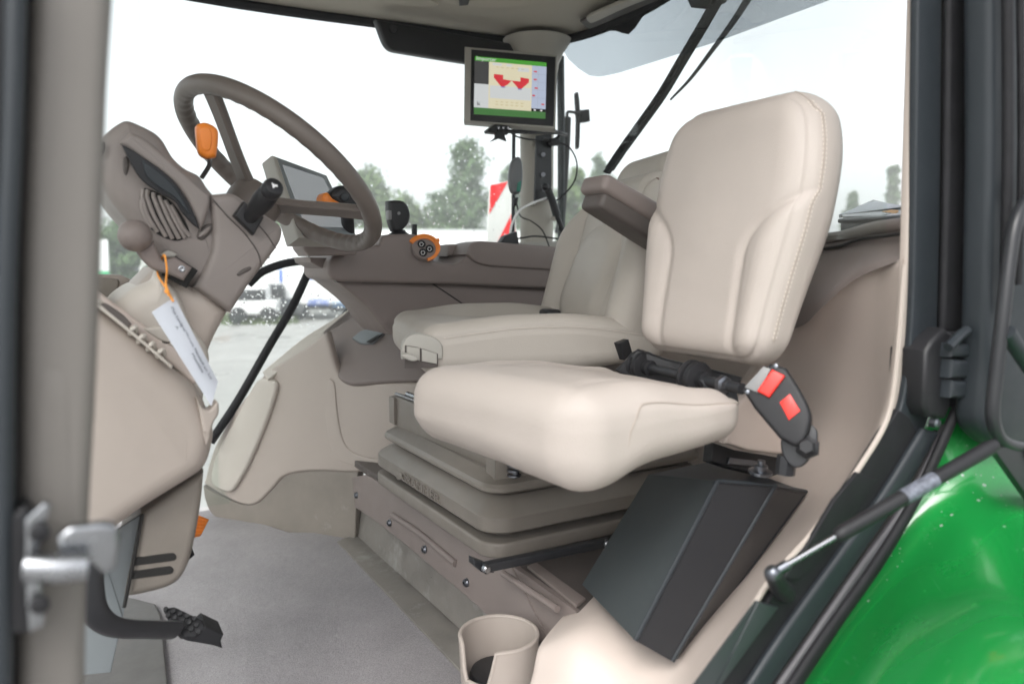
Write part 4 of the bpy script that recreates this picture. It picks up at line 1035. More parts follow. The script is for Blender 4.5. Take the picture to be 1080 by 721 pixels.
# ================================================================== RIGHT WALL
rw=thing('side_wall_trim','beige moulded side wall trim with taupe top below the side console','trim panel',(.5,2.1,0))
WA=V((.30,2.40,0));WB=V((.645,1.945,0)); wd=(WB-WA).normalized(); wn=V((wd.y,-wd.x,0)); wn=-wn if wn.dot(CAM-WA)<0 else wn
def wslab(name,px,o,t,m,r=.006,n=6,ns=wn,parent=None):
    b=MB(); pslab(b,px,WA+wn*o,ns,t,r,n,4); return b.obj(name,M[m],parent or rw)
wslab('kick_plate',[(214,512,'s'),(222,518),(262,532),(282,505),(300,494),(340,490),(378,490,'s'),(374,576,'s'),(340,576),(300,574),(262,564),(236,551),(222,540),(216,526)],0,.03,'kick',.004)
wslab('wall_panel',[(214,510,'s'),(226,470),(250,430),(280,392,'s'),(322,366),(344,350,'s'),(356,392),(368,402),(440,404,'s'),(440,492,'s'),(380,498),(330,497),(300,502),(286,516),(270,531),(255,532),(235,523)],.008,.03,'beige',.010)
wslab('door_pad',[(222,500),(228,478),(248,440),(268,404),(276,399),(289,402),(291,410),(282,440),(262,488),(246,516),(238,519),(224,512)],.022,.02,'beige_l',.009)
# concave pocket under the shelf
b=MB()
Gp=[[(346,396),(352,404),(362,412),(385,416),(420,416),(452,414)],[(343,424),(350,430),(361,436),(385,440),(420,440),(452,438)],[(346,456),(352,462),(364,470),(388,474),(420,472),(452,468)],[(356,480),(362,484),(374,488),(394,488),(420,485),(452,482)]]
Go=[[.012,.006,-.02,-.03,-.03,-.03],[.012,.004,-.03,-.05,-.05,-.05],[.012,.008,-.015,-.03,-.03,-.03],[.012,.012,.012,.012,.012,.012]]
wslab('pocket_lip',[(346,400),(352,404),(356,440),(362,466),(374,478),(400,484),(440,482,'s'),(440,490,'s'),(380,492),(356,484),(346,462),(343,430)],.012,.010,'beige',.004)
# taupe shelf top, leaning back
sN=(wn+V((0,0,.9))).normalized()
P0=PP(380,400,WA+wn*.014,wn)
b=MB(); pslab(b,[(338,350,'s'),(362,330),(384,314,'s'),(425,290,'s'),(470,300,'s'),(470,399,'s'),(400,402),(372,404),(358,399),(348,384)],P0,sN,.02,.008); b.obj('shelf_top',M['taupe'],rw)
b=MB(); pslab(b,[(276,392,'s'),(320,356),(352,336),(384,314,'s'),(392,322,'s'),(362,342),(345,352),(322,368),(282,400,'s')],P0,sN,.012,.004); b.obj('upper_edge',M['beige_l'],rw)
sk=thing('socket_cover','small grey hinged socket flap on the taupe wall ledge beside the driver cushion','socket cover',PP(388,354,P0+sN*.004,sN))
b=MB(); pslab(b,[(371,356,'s'),(382,348),(400,347),(404,351,'s'),(392,361,'s'),(380,361)],P0+sN*.010,sN,.012,.003); b.obj('flap',M['greym'],sk)
b=MB(); pslab(b,[(386,360,'s'),(398,353,'s'),(403,352,'s'),(391,361,'s')],P0+sN*.0125,sN,.004,.001); b.obj('recess',M['grill'],sk)
# inner wall below glass, hidden side
b=MB(); slab(b,[V(p) for p in ((.66,2.28,0),(.645,1.96,0),(1.2,1.96,0),(1.3,2.1,0),(1.3,2.28,0))],(0,0,-1),.62,.02); 
b=MB(); vs=[]
slab(b,[V((x,y,.60)) for x,y in ((.80,1.98),(1.36,1.90),(1.50,1.75),(1.40,2.16),(.80,2.24))],(0,0,1),.60,.02); b.obj('fender_box',M['taupe'],rw)
# ================================================================== SIDE CONSOLE
cs=thing('side_console','long taupe side console with joystick dial and hand throttle behind the driver seat','console',(.85,1.75,.5))
YC=1.70
def cslab(name,px,y,t,m='taupe',r=.006,n=6,parent=None):
    b=MB(); yslab(b,px,y,t,r,n,4); return b.obj(name,M[m],parent or cs)
cslab('console_body',[(351,293,'s'),(475,297,'s'),(600,305,'s'),(700,312,'s'),(700,356,'s'),(440,354,'s'),(412,353,'s'),(404,345),(386,322)],YC+.012,.20,r=.008)
cslab('upper_body',[(346,287),(348,275),(356,268),(372,262),(392,259),(400,258,'s'),(403,249,'s'),(412,247,'s'),(438,247),(444,252),(452,268),(462,276),(482,278),(494,268),(500,259,'s'),(505,256,'s'),(596,263,'s'),(700,270,'s'),(700,312,'s'),(600,305,'s'),(475,300,'s'),(358,297,'s'),(350,294)],YC-.012,.21,r=.009,n=5)
cslab('lower_line',[(352,294,'s'),(475,297,'s'),(600,303,'s'),(700,309,'s'),(700,312,'s'),(600,306,'s'),(475,300,'s'),(356,298,'s')],YC-.004,.02,'taupe_d',.001)
cslab('console_nose',[(326,271,'s'),(350,272,'s'),(352,290,'s'),(346,286,'s'),(328,277,'s')],YC+.03,.14,r=.004)
# diagonal crease
b=MB(); tube(b,[PY(x,y,YC+.0125) for x,y in ((382,298),(452,298),(462,303),(490,322),(503,334))],.002,6,n=4); b.obj('panel_gap',M['grill'],cs)
cslab('rear_cover',[(492,268,'s'),(498,257),(508,254,'s'),(596,261,'s'),(640,264,'s'),(640,288,'s'),(520,281),(503,277)],YC-.02,.10,'taupe',.006)
cslab('top_tray',[(472,270,'s'),(474,258,'s'),(500,257,'s'),(500,270,'s')],YC+.06,.10,'taupe')
# orange dial
dl=thing('control_dial','orange ringed round dial with three black buttons set in the side console','dial',PY(449,268,YC-.015))
D0=PY(447,261,YC-.016);ND=V((-.18,-.92,.34)).normalized()
def dpt(x,y,o=0): return PP(x,y,D0+ND*o,ND)
Uo=(dpt(460,261)-dpt(447,261)).length/13
b=MB(); lathe(b,D0,ND,[(.013*1.9,-.03),(.031,-.03),(.032,.004),(.029,.008),(.0,.008)],36); b.obj('dial_base',M['taupe'],dl)
b=MB(); q=[];
for k in range(27):
    a=R(150-k*8.6); q.append((447+17.5*math.cos(a),261-14.5*math.sin(a)))
for k in range(26,-1,-1):
    a=R(150-k*8.6); q.append((447+13*math.cos(a),262-10.6*math.sin(a)))
slab(b,[dpt(x,y,.012) for x,y in q],ND,.008,.001,2); b.obj('orange_ring',M['orange'],dl)
b=MB(); slab(b,[dpt(*p,.014) for p in ((458,252),(463,251),(464,254),(460,257))],ND,.008,.001); b.obj('orange_tab',M['orange'],dl)
for (x,y) in ((444.5,257.5),(453,262.5),(446,266.5)):
    b=MB(); lathe(b,dpt(x,y,.008),ND,[(.0098,-.002),(.0098,.003),(.008,.0045),(.001,.004)],18); k_=b.obj('button',M['black'],dl)
    b=MB(); q=[dpt(x,y,.0128)+(dpt(x+math.cos(t*1.047),y+math.sin(t*1.047),.0128)-dpt(x,y,.0128))*2.1 for t in range(6)]; tube(b,q,.0007,5,closed=True); b.obj('button_symbol',M['whitei'],k_)
# joystick
js=thing('joystick','black paddle joystick standing on the hump of the side console','joystick',PY(421,247,1.74))
b=MB(); yslab(b,[(410.5,211.5,'s'),(418,211),(426,212),(431,217),(433.5,226),(432,234),(428,240),(422,245),(416,244,'s'),(413,236),(411,226)],1.73,.035,.009); b.obj('grip',M['black'],js)
b=MB(); rbox(b,(.008,.02,.022),.002,Matrix.Translation(PY(410,227,1.74))); lathe(b,PY(420.5,225,1.731),(0,-1,0),[(.004,0),(.004,.002),(.002,.003)],10); b.obj('switch',M['greyb'],js)
b=MB(); lathe(b,PY(421,252,1.745),(0,0,1),[(.030,0),(.028,.010),(.018,.016),(.014,.022)],24); b.obj('boot',M['rubber'],js)
b=MB(); rbox(b,(.012,.012,.03),.002,Matrix.Translation(PY(437,243,1.80))); tag(b.obj('toggle_switch',M['black']),'tiny black and white toggle just right of the joystick','switch')
# throttle
th=thing('throttle_handle','black and orange throttle handle between the corner display and the steering wheel rim','throttle handle',PY(362,240,1.66))
b=MB(); yslab(b,[(347,207),(353,199),(361,195),(372,198),(380,210),(384,222),(372,223),(358,218)],1.545,.05,.014); b.obj('grip',M['black'],th)
b=MB(); yslab(b,[(340.5,208),(343,203.5),(347,203),(352,209),(360,214),(366,221.5,'s'),(346,221,'s'),(342,216)],1.537,.055,.010); b.obj('orange_edge',M['orange'],th)
b=MB(); cyl(b,PY(364,208,1.543),PY(364,208,1.537),.009,seg=18,bev=.002); b.obj('thumb_button',M['slate'],th)
b=MB(); tube(b,[PY(366,222,1.575),PY(368,258,1.66)],.014,12); b.obj('lever',M['black'],th)
# corner display
NDp=V((.50,-.72,.48)).normalized(); DP=PY(325,205,1.60)
def dq(x,y,o=0): return PP(x,y,DP+NDp*o,NDp)
cd=thing('corner_display','grey framed display on a taupe foot at the front end of the side console','display',PY(345,262,1.66))
b=MB(); slab(b,[dq(*p) for p in ((288,163),(345,184),(379,253),(315,251))],NDp,.038,.006,3); b.obj('casing',M['casing'],cd)
b=MB(); slab(b,[dq(*p,.0015) for p in ((292.5,166),(344,185.5),(376,249),(319,247))],NDp,.004,.001,2); fz=b.obj('frame',M['greym'],cd)
b=MB(); slab(b,[dq(*p,.0025) for p in ((298,173.5),(341,187.5),(368,240),(322,238))],NDp,.003,.0004,1); b.obj('screen',emis('sky_sheen_screen',(.60,.64,.66),.16),fz)  # faint glow stands in for the sky reflected in the screen
cslab('display_foot',[(318,252,'s'),(346,247),(378,262,'s'),(376,269,'s'),(326,270,'s'),(320,262)],1.62,.09,'taupe',.006)
cslab('keypad',[(343,252,'s'),(350,249,'s'),(376,259,'s'),(374,264,'s'),(352,260,'s')],1.612,.05,'black',.003)
b=MB()
for k in range(5):
    P=PY(348+k*5,254+k*1.9,1.604); rbox(b,(.008,.012,.005),.002,Matrix.Translation(P))
b.obj('keypad_keys',M['chrome'],cs)
# ================================================================== STEERING COLUMN
C0=V((.309*1.38/1.28,1.38,.75+.15*1.38/1.28)); nW=V((math.sin(.70)*math.cos(.205),math.sin(.70)*math.sin(.205),math.cos(.70)))
RW=.1915
st=thing('steering_column','taupe steering column head with leather steering wheel, black stalk, orange lever and ball lever','steering column',(.2,1.34,0))
e1=nW.cross(V((1,0,0))).normalized(); e2=nW.cross(e1)
def wpt(a,r=RW,h=0): return C0+(e1*math.cos(a)+e2*math.sin(a))*r+nW*h
# rim with finger bumps
b=MB(); NS=240;SG=20;vs=[];fs=[]
for i in range(NS):
    a=2*math.pi*i/NS; c=wpt(a); o=(e1*math.cos(a)+e2*math.sin(a))
    for k in range(SG):
        t=2*math.pi*k/SG; rr_=.0152+ .0011*math.cos(a*48)*max(0,-math.cos(t))*(1 if k else 1)
        for s0 in (R(20),R(118),R(200),R(262),R(340)):
            dlt=(a-s0+math.pi)%(2*math.pi)-math.pi
            rr_-=.0010*math.exp(-(dlt/.006)**2)
        vs.append(c+(o*math.cos(t)+nW*math.sin(t)*1.06)*rr_)
for i in range(NS):
    for k in range(SG): fs.append([i*SG+k,i*SG+(k+1)%SG,((i+1)%NS)*SG+(k+1)%SG,((i+1)%NS)*SG+k])
b.add(vs,fs); whl=MB(); wo=b.obj('steering_wheel',M['rim'],st,ang=80)
HB=.062; Hc=C0-nW*HB
def ang_of(px,py):
    P=PP(px,py,C0,nW)-C0; return math.atan2(P.dot(e2),P.dot(e1))
def spoke(px,py,hub=.03):
    a=ang_of(px,py); b=MB(); pts=[];d=(e1*math.cos(a)+e2*math.sin(a)); tg=nW.cross(d)
    N=12;vs=[];fs=[]
    for i in range(N+1):
        t=i/N; rad=hub+(RW-.004-hub)*t; h=-HB+HB*(t*.8+.2*sstep(.0,1,t))
        c=C0+d*rad+nW*h; w=.0165-.002*math.sin(t*math.pi); th_=.0075
        for (u,v_) in ((-w,-th_*.5),(-w*.8,-th_),(w*.8,-th_),(w,-th_*.5),(w,th_*.5),(w*.8,th_),(-w*.8,th_),(-w,th_*.5)):
            vs.append(c+tg*u+nW*v_)
    for i in range(N):
        for k in range(8): fs.append([i*8+k,i*8+(k+1)%8,(i+1)*8+(k+1)%8,(i+1)*8+k])
    fs+=[list(range(8)),list(range(N*8,N*8+8))]
    b.add(vs,fs); b.obj('spoke',M['rim'],wo)
spoke(233,106); spoke(404,232)
a1_,a2_=ang_of(233,106),ang_of(404,232)
a3=(a1_+a2_)/2
if (wpt(a3)-CAM).length<(wpt(a3+math.pi)-CAM).length: a3+=math.pi
a3_=a3
P=wpt(a3); spoke(*[0,0]) if 0 else None
def prj(P):
    v=P-CAM; d=v.dot(CF); return 540+F*v.dot(CR)/d, 360.5-F*v.dot(CU)/d
spoke(*prj(P))
b=MB(); lathe(b,Hc,nW,[(.02,-.05),(.042,-.048),(.046,-.02),(.045,.0),(.040,.010),(.025,.014),(.0,.015)],36); b.obj('hub',M['rim'],wo)
b=MB(); lathe(b,Hc-nW*.045,nW,[(.05,-.05),(.056,-.04),(.054,-.004),(.05,0)],36); b.obj('hub_collar',M['pod'],st)
b=MB(); tube(b,[PY(233,258,1.42),PY(262,232,1.42)] if 0 else [Hc-nW*.28,Hc-nW*.04],.045,28); b.obj('inner_column',M['pod'],st)
YP=1.17
def stslab(name,px,y,t,m,r=.006,n=6,parent=None,seg=5):
    b=MB(); yslab(b,px,y,t,r,n,seg); return b.obj(name,M[m],parent or st)
# head of the column
hd=stslab('column_head',[(103,160),(106,148),(113,138),(124,129),(135,124.5),(150,130),(165,138),(174,147),(184,164),(197,176),(212,184),(221,197),(232,209),(246,220),(262,236),(285,262),(281,274),(274,285),(262,300),(240,306),(214,306),(199,301),(180,289),(160,269),(146,246),(134,231),(121,216),(111,200),(104,180)],YP,.24,'pod',.026,5)
stslab('side_body',[(222,205,'s'),(246,204),(262,214),(280,226),(297,238),(298,250),(292,262),(281,277),(268,294),(262,302),(244,330,'s'),(205,303,'s'),(224,262)],YP-.012,.27,'pod',.012,5)
stslab('head_visor',[(127,150,'s'),(133,143),(139,140),(152,145),(170,160),(190,178),(206,192),(222,206,'s'),(222,214),(219,226),(212,243,'s'),(204,226),(190,200),(170,182),(152,170)],YP-.016,.04,'pod',.007,5)
stslab('dark_recess',[(128,152,'s'),(136,156),(150,165),(170,179),(184,192),(195,207),(204,224),(211,242,'s'),(203,236),(192,224),(184,212),(166,202),(150,190),(140,176)],YP-.020,.006,'black',.002,5)
stslab('recess_lip',[(150,168,'s'),(168,181),(182,194),(192,208),(201,226),(196,222),(184,208),(166,196),(154,184)],YP-.023,.006,'slate',.002,5)
stslab('vent_backing',[(153,198,'s'),(148,205),(148,220),(154,235),(168,248),(187,254),(201,248,'s'),(197,236),(184,216),(168,204)],YP-.0012,.004,'grill',.001,5)
vl=[((151,200),(150,208),(156,228),(166,245)),((156,200),(155,207),(162,227),(175,250)),((162,203),(162,208),(170,228),(182,252)),((168,206),(170,213),(178,231),(189,252)),((174,211),(178,219),(186,235),(195,251)),((180,216),(185,225),(193,240),(200,249)),((149,210),(150,220),(154,231),(160,240))]
b=MB()
for L4 in vl: tube(b,[PY(x,y,YP-.002) for x,y in L4],.0030,8,n=4)
b.obj('vent_slats',M['pod'],st)
stslab('oval_button',[(208,250),(210,243),(217,237),(224,236),(225,241),(220,248),(213,253)],YP-.004,.008,'taupe_d',.003,5)
stslab('oval_insert',[(210,250),(212,245),(218,240),(222,239),(221,243),(216,248)],YP-.007,.006,'pod',.003,5)
stslab('small_slot',[(250,289),(256,284),(264,281),(265,284),(258,288),(252,291)],YP-.014,.005,'taupe_d',.002,5)
stslab('edge_slot',[(106,157),(109,150),(111,150),(111,158),(108,165),(106,165)],YP-.002,.004,'grill',.001,4)
stslab('dimple',[(130,168),(134,165),(136,174),(133,185),(130,180)],YP-.003,.005,'taupe_d',.002,4)
b=MB(); tube(b,[PY(x,y,YP-.0125) for x,y in ((224,210),(240,228),(258,246),(272,266),(276,282))],.0011,6,n=5); tube(b,[PY(x,y,YP-.0125) for x,y in ((268,232),(282,248),(291,262))],.0009,6,n=5); b.obj('panel_gap',M['taupe_d'],st)
# tilt lever with ball
stslab('lever_well',[(181,279,'s'),(185,270,'s'),(209,285,'s'),(197,304,'s'),(170,290,'s')],YP-.018,.010,'grill',.002)
lv=stslab('tilt_lever',[(142,262,'s'),(152,259),(162,254,'s'),(166,264),(172,275),(177,273,'s'),(185,271,'s'),(203,282,'s'),(194,296,'s'),(178,289),(170,287,'s'),(160,283),(150,273)],YP-.034,.018,'taupe',.005,5)
b=MB(); ball(b,PY(142.5,248.5,YP-.035),.0215,seg=28); b.obj('lever_ball',M['taupe'],lv,ang=80)
b=MB(); lathe(b,PY(191.5,283.5,YP-.034),(0,-1,0),[(.0045,-.001),(.0045,.001),(.003,.0015),(.001,.0005)],12); b.obj('screw',M['chrome'],lv)
stslab('chrome_glint',[(170,268,'s'),(178,264),(188,268,'s'),(184,272,'s'),(174,272,'s')],YP-.012,.01,'casing',.003)
# orange lever
ol=MB(); tube(ol,[PY(213,187,1.24),PY(220,176,1.22),PY(221,170,1.21),PY(218,160,1.20)],.0035,10,n=4); lo=ol.obj('lever_rod',M['chrome'],st)
b=MB(); yslab(b,[(207.5,133),(210,130),(217,128.5),(226,132),(231,138),(231,150),(229,165,'s'),(220,167),(211,161),(208.5,148)],1.195,.028,.009,5,5); b.obj('orange_knob',M['orange'],lo)
b=MB(); yslab(b,[(211,135),(220,134),(224,142),(222,158),(214,158),(211,146)],1.1935,.006,.0025,5,3); b.obj('thumb_pad',M['orange'],lo)
# black stalk
b=MB(); yslab(b,[(247,227,'s'),(258,212,'s'),(279,229,'s'),(268,248,'s')],YP-.030,.03,.004); sb=b.obj('stalk_base',M['black'],st)
A=PY(262,231,YP-.02);E_=PY(289,197,YP-.10)
b=MB(); d=(E_-A); Ls=d.length; lathe(b,A,d,[(.011,0),(.010,Ls*.15),(.0135,Ls*.38),(.0155,Ls*.6),(.0145,Ls*.80),(.0132,Ls*.84),(.0142,Ls*.86),(.0142,Ls*.97),(.0125,Ls*1.0),(.0125,Ls*1.02),(.0105,Ls*1.035),(.0,Ls*1.035)],32); b.obj('stalk',M['black'],sb)
b=MB(); dn=d.normalized(); T=A+d*1.036; u1=dn.cross(V((0,0,1))).normalized();u2=dn.cross(u1)
slab(b,[T+u1*x+u2*y for x,y in ((-.004,-.002),(0,-.002),(.004,-.005),(.004,.005),(0,.002),(-.004,.002))],dn,.001,.0002,1); b.obj('horn_symbol',M['whitei'],sb)
# sleeve and boot
stslab('column_sleeve',[(163,282,'s'),(204,303,'s'),(210,298,'s'),(242,328,'s'),(222,369),(220,400,'s'),(140,360,'s'),(140,310)],YP+.004,.20,'beige',.02)
stslab('column_boot',[(104,352,'s'),(122,320),(140,305),(160,296),(166,285,'s'),(190,310),(205,345),(219,364),(224,380),(220,405),(216,430,'s'),(110,420,'s')],YP-.03,.26,'beige_l',.03)
b=MB(); pslab(b,[(88,289,'s'),(128,290,'s'),(139,295,'s'),(137,302),(122,316),(104,330),(88,335,'s')],(0,1.42,0),(0,-1,0),.10,.012); tag(b.obj('door_pocket',M['beige']),'beige rounded bin edge behind the dash beside the near cab post','bin')
b=MB(); pslab(b,[(80,293,'s'),(118,293),(126,297),(121,312),(100,328),(80,335,'s')],(0,1.415,0),(0,-1,0),.01,.004); tag(b.obj('bin_opening',M['kick']),'darker inner face of the beige bin behind the dash','bin')

# ================================================================== DASH COVER
dc_=thing('dash_cover','big beige front dash cover with a clipped slanting edge and two black slots','dash cover',(.08,1.2,.2))
YD=1.06
def dslab(name,px,y,t,m,r=.006,n=6,seg=5):
    b=MB(); yslab(b,px,y,t,r,n,seg); return b.obj(name,M[m],dc_)
dslab('upper_cover',[(60,290,'s'),(92,308),(110,326),(150,358),(182,388),(203,404),(217,424),(227,452),(228,464),(222,488),(213,501),(185,519),(150,541),(122,562),(95,590),(60,610,'s')],YD,.30,'beige',.030,6)
dslab('top_shelf',[(94,296,'s'),(110,312),(140,334),(170,356),(196,376),(214,400),(203,406,'s'),(182,386),(150,356),(110,324),(92,312,'s')],YD+.03,.2,'taupe' if 0 else 'beige_t',.006)
dslab('slant_lip',[(93,316,'s'),(98,314,'s'),(140,349),(183,386,'s'),(181,389,'s'),(140,354)],YD-.006,.02,'beige_l',.003)
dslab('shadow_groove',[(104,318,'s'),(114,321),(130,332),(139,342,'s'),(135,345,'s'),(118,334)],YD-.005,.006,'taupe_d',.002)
for (x,y) in ((97,315),(103,319),(140,346),(149,355),(159,363),(169,370)):
    b=MB(); tube(b,[PY(x-3,y+6,YD+.01),PY(x-1,y+1,YD-.004),PY(x+3,y-1,YD-.004),PY(x+4,y+4,YD+.004)],.0030,8,n=3); b.obj('clip',M['beige_l'],dc_)
b=MB(); lathe(b,PY(174,357,YD+.035),(.3,-.8,.6),[(.0075,-.002),(.0075,.0),(.005,.001),(.0,.0)],14); b.obj('round_plug',M['grill'],dc_)
b=MB(); yslab(b,[(150,346,'s'),(178,345),(192,356),(186,362,'s'),(172,360),(158,352)],YD+.028,.012,.003); b.obj('raised_pad',M['beige_l'],dc_)
dslab('lower_cover',[(150,543,'s'),(190,515,'s'),(216,497,'s'),(213,530),(207,566),(200,594),(190,612),(176,621),(150,628),(132,631,'s')],YD+.045,.22,'taupe' if 0 else 'kick',.012)
dslab('vent_slot',[(141,590),(143,588,'s'),(182,583),(186,586),(185,590),(180,591.5),(139,597,'s')],YD+.0435,.004,'grill',.0012)
dslab('vent_slot',[(139,604),(141,602,'s'),(179,597),(183,600),(182,604),(178,605.5),(137,611,'s')],YD+.0435,.004,'grill',.0012)
b=MB(); tube(b,[PY(150,542,YD+.042),PY(141,590,YD+.042),PY(131,640,YD+.042)],.0025,8); b.obj('edge_gasket',M['grill'],dc_)
dslab('side_plate',[(86,580,'s'),(104,572,'s'),(149,543,'s'),(130,650,'s'),(117,709,'s'),(86,712,'s')],YD+.06,.01,'greym',.002)
# grey hook right of the paper tag
dslab('side_hook',[(208,420,'s'),(214,430),(222,432),(230,424),(231,436),(226,445),(222,458,'s'),(218,470,'s'),(214,455,'s')],YD-.002,.03,'beige',.004)
# floor mat
b=MB(); slab(b,[PZ(*p,.012) for p in ((133,628),(164,636),(170,650),(181,760),(60,800),(60,640))],(0,0,1),.014,.004,3)
tag(b.obj('rubber_floor_mat',mat('grey_mat',(.11,.105,.10),.6,.5,400,var=.15,vs=20,rvar=.1)),'grey rubber mat on the cab floor under the clutch pedal','mat')
# ================================================================== PEDALS
pd=thing('clutch_pedal','black clutch pedal with a studded pad hanging in front of the carpet','pedal',PY(200,660,1.16))
b=MB(); A_=[(94,590),(95,620),(99,642),(110,656),(128,662),(155,663),(186,664)]
tube(b,[PY(x,y,1.02+.0008*(x-94)) for x,y in A_],.0155,10,n=5,flat=.55); b.obj('arm',M['blackm'],pd)
Np=V((-.10,-.72,.69)).normalized(); Pp=PY(200,658,1.10)
b=MB(); slab(b,[PP(x,y,Pp,Np) for x,y in ((172,641),(184,639),(213,653),(218,662),(205,672),(190,671),(180,659))],Np,.012,.003,3)
pad=b.obj('pad',M['rubber'],pd)
b=MB(); yslab(b,[(190,669,'s'),(205,670),(217,660,'s'),(236,669,'s'),(233,676,'s'),(235,684,'s'),(226,681),(210,678),(195,675)],1.09,.05,.003); b.obj('pad_edge',M['rubber'],pd)
b=MB()
for i in range(5):
    for j in range(3):
        u=i/4;w=j/2; x=177+u*30+w*4-2; y=644+u*10+w*14-(u*0)-2
        P=PP(x,y,Pp+Np*.001,Np); lathe(b,P,Np,[(.0035,0),(.003,.003),(.0,.003)],8)
b.obj('pad_studs',M['black'],pd)
po=thing('orange_pedal','small ribbed orange pedal showing behind the lower dash cover','pedal',PY(212,560,1.5))
No=V((.3,-.75,.6)).normalized(); P0_=PY(210,554,1.5)
b=MB(); slab(b,[PP(x,y,P0_,No) for x,y in ((200,543),(207,541),(221,547),(213,563),(198,566))],No,.014,.003); b.obj('pad',M['orange'],po)
b=MB()
for k in range(5): tube(b,[PP(203-k*.6,545+k*4,P0_+No*.001,No),PP(218-k*1.5,548+k*3.6,P0_+No*.001,No)],.0018,6)
b.obj('ribs',M['orange'],po)
b=MB(); No=V((.3,-.75,.6)).normalized(); slab(b,[PP(x,y,PY(205,580,1.45),No) for x,y in ((197,572),(202,573),(206,584),(199,589),(194,586))],No,.02,.004); tag(b.obj('black_pedal',M['rubber']),'small black pedal tip just below the orange pedal','pedal')

# ================================================================== PAPER TAG
tg=thing('hang_tag','white paper tag with two lines of small print hanging from the ball lever','tag',PY(195,365,1.02))
NT=(CAM-PY(195,365,1.02)).normalized()+V((.25,.1,.1)); NT.normalize(); TP=PY(195,365,1.02)
def tq(x,y,o=0): return PP(x,y,TP+NT*o,NT)
b=MB(); G=[]
for i in range(9):
    t=i/8; w=.0035*math.sin(t*math.pi*1.2)
    a=(160+(223-160)*t,329+(428-329)*t); c=(184+(230-184)*t,313+(402-313)*t)
    G.append([tq(a[0]+(c[0]-a[0])*s,a[1]+(c[1]-a[1])*s,w+.003*math.sin(s*3)) for s in (0,.33,.66,1)])
patch(b,G,3,2,.0006,-NT); pt_=b.obj('paper',M['paper'],tg)
for (x0,y0,x1,y1,s,sz) in ((180,324,222,400,'Max Landgraf Motors, Neustadt am See',.0046),(184.5,344,213,393,'Ausstellungs Maschine',.0048)):
    b=MB(); O=tq(x0,y0,.0058); Xd=(tq(x1,y1,.0058)-O); Yd=NT.cross(Xd)
    text(b,s,O,Xd,Yd,sz,.00015)
    xn=Xd.normalized(); w=max((v-O).dot(xn) for v in b.v); k=Xd.length/w
    b.v=[v+xn*((v-O).dot(xn)*(k-1)) for v in b.v]; b.obj('printed_line',M['ink'],pt_)
b=MB(); tube(b,[tq(183,318,.004),tq(178,309,.004),tq(175,300,.004),PY(176,285,1.115),PY(174,270,1.115),PY(171,272,1.15),PY(166,288,1.15),tq(176,305,.006),tq(178,312,.006)],.0014,8,n=6); ball(b,tq(176,307,.005),.0032,seg=10); b.obj('string',M['orange_s'],tg)

# ================================================================== NEAR FRONT POST with striker
ap=thing('front_door_post','blurred beige front door post with dark seal at the left edge of the opening','door post',(0,.56,0))
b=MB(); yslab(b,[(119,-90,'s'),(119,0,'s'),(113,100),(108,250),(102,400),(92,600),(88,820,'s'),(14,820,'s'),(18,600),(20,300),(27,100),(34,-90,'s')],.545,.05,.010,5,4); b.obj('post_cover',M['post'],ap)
b=MB(); yslab(b,[(33,-90,'s'),(25,100),(18,300),(15,600),(12,820,'s'),(-160,820,'s'),(-140,-90,'s')],.535,.05,.008,5,4); b.obj('seal_flange',M['black'],ap)
b=MB(); tube(b,[PY(x,y,.528) for x,y in ((18,-60),(14,120),(7,300),(4,500),(2,760))],.0055,12,n=5); b.obj('seal_lip',M['slate'],ap)
b=MB(); yslab(b,[(38,470),(40,400),(52,390),(66,395),(72,420),(74,520),(70,620),(45,640),(38,600)],.5445,.004,.001,5,2); b.obj('pressed_recess',M['post'],ap)
sk_=thing('door_striker','shiny zinc door latch striker bolted on the near front post','striker',PY(50,590,.53))
b=MB(); yslab(b,[(6,545,'s'),(26,533,'s'),(36,545),(40,600),(36,668,'s'),(4,672,'s')],.525,.03,.004); b.obj('black_base',M['black'],sk_)
b=MB(); yslab(b,[(26,548,'s'),(46,530,'s'),(54,534),(44,570),(42,600),(46,630),(48,660,'s'),(30,668,'s'),(26,610)],.515,.008,.002); b.obj('plate',M['chrome'],sk_)
b=MB(); tube(b,[PY(30,597,.505),PY(60,599,.50),PY(92,597,.50)],.0085,18); b.obj('striker_pin',M['chrome'],sk_)
b=MB(); yslab(b,[(60,566,'s'),(74,556,'s'),(112,552),(124,558),(126,570,'s'),(122,600,'s'),(108,606,'s'),(92,590,'s'),(62,588,'s')],.51,.010,.003); b.obj('guard',M['chrome'],sk_)
for y_ in (560,636):
    b=MB(); lathe(b,PY(42,y_,.513),(0,-1,0),[(.0055,0),(.0055,.003),(.003,.004)],12); b.obj('bolt',M['black'],sk_)

# ================================================================== OUTSIDE: trailer, vehicles, building, sign, trees
GZ=-1.52
def gp(px,D):  # a spot on the yard seen at pixel column px, D metres from the camera along the view
    d=CF+CR*((px-540)/F); d=V((d.x,d.y,0)); return V((0,0,GZ))+d*D
tr=thing('white_trailer','long white box trailer with small blue lettering parked across the yard','trailer',gp(420,31))
A=gp(262,30.5);B_=gp(585,33); L=(B_-A).length; X=(B_-A).normalized(); Y=V((-X.y,X.x,0)); 
if Y.dot(CF)<0: Y=-Y
def tb(b,x0,x1,y0,y1,z0,z1,r=.03):
    c=A+X*(x0+x1)/2+Y*(y0+y1)/2+V((0,0,(z0+z1)/2)); rbox(b,(x1-x0,y1-y0,z1-z0),r,Matrix(((X.x,Y.x,0,c.x),(X.y,Y.y,0,c.y),(0,0,1,c.z),(0,0,0,1))))
b=MB(); tb(b,0,L,0,2.5,.62,3.62,.06); b.obj('box_body',M['white'],tr)
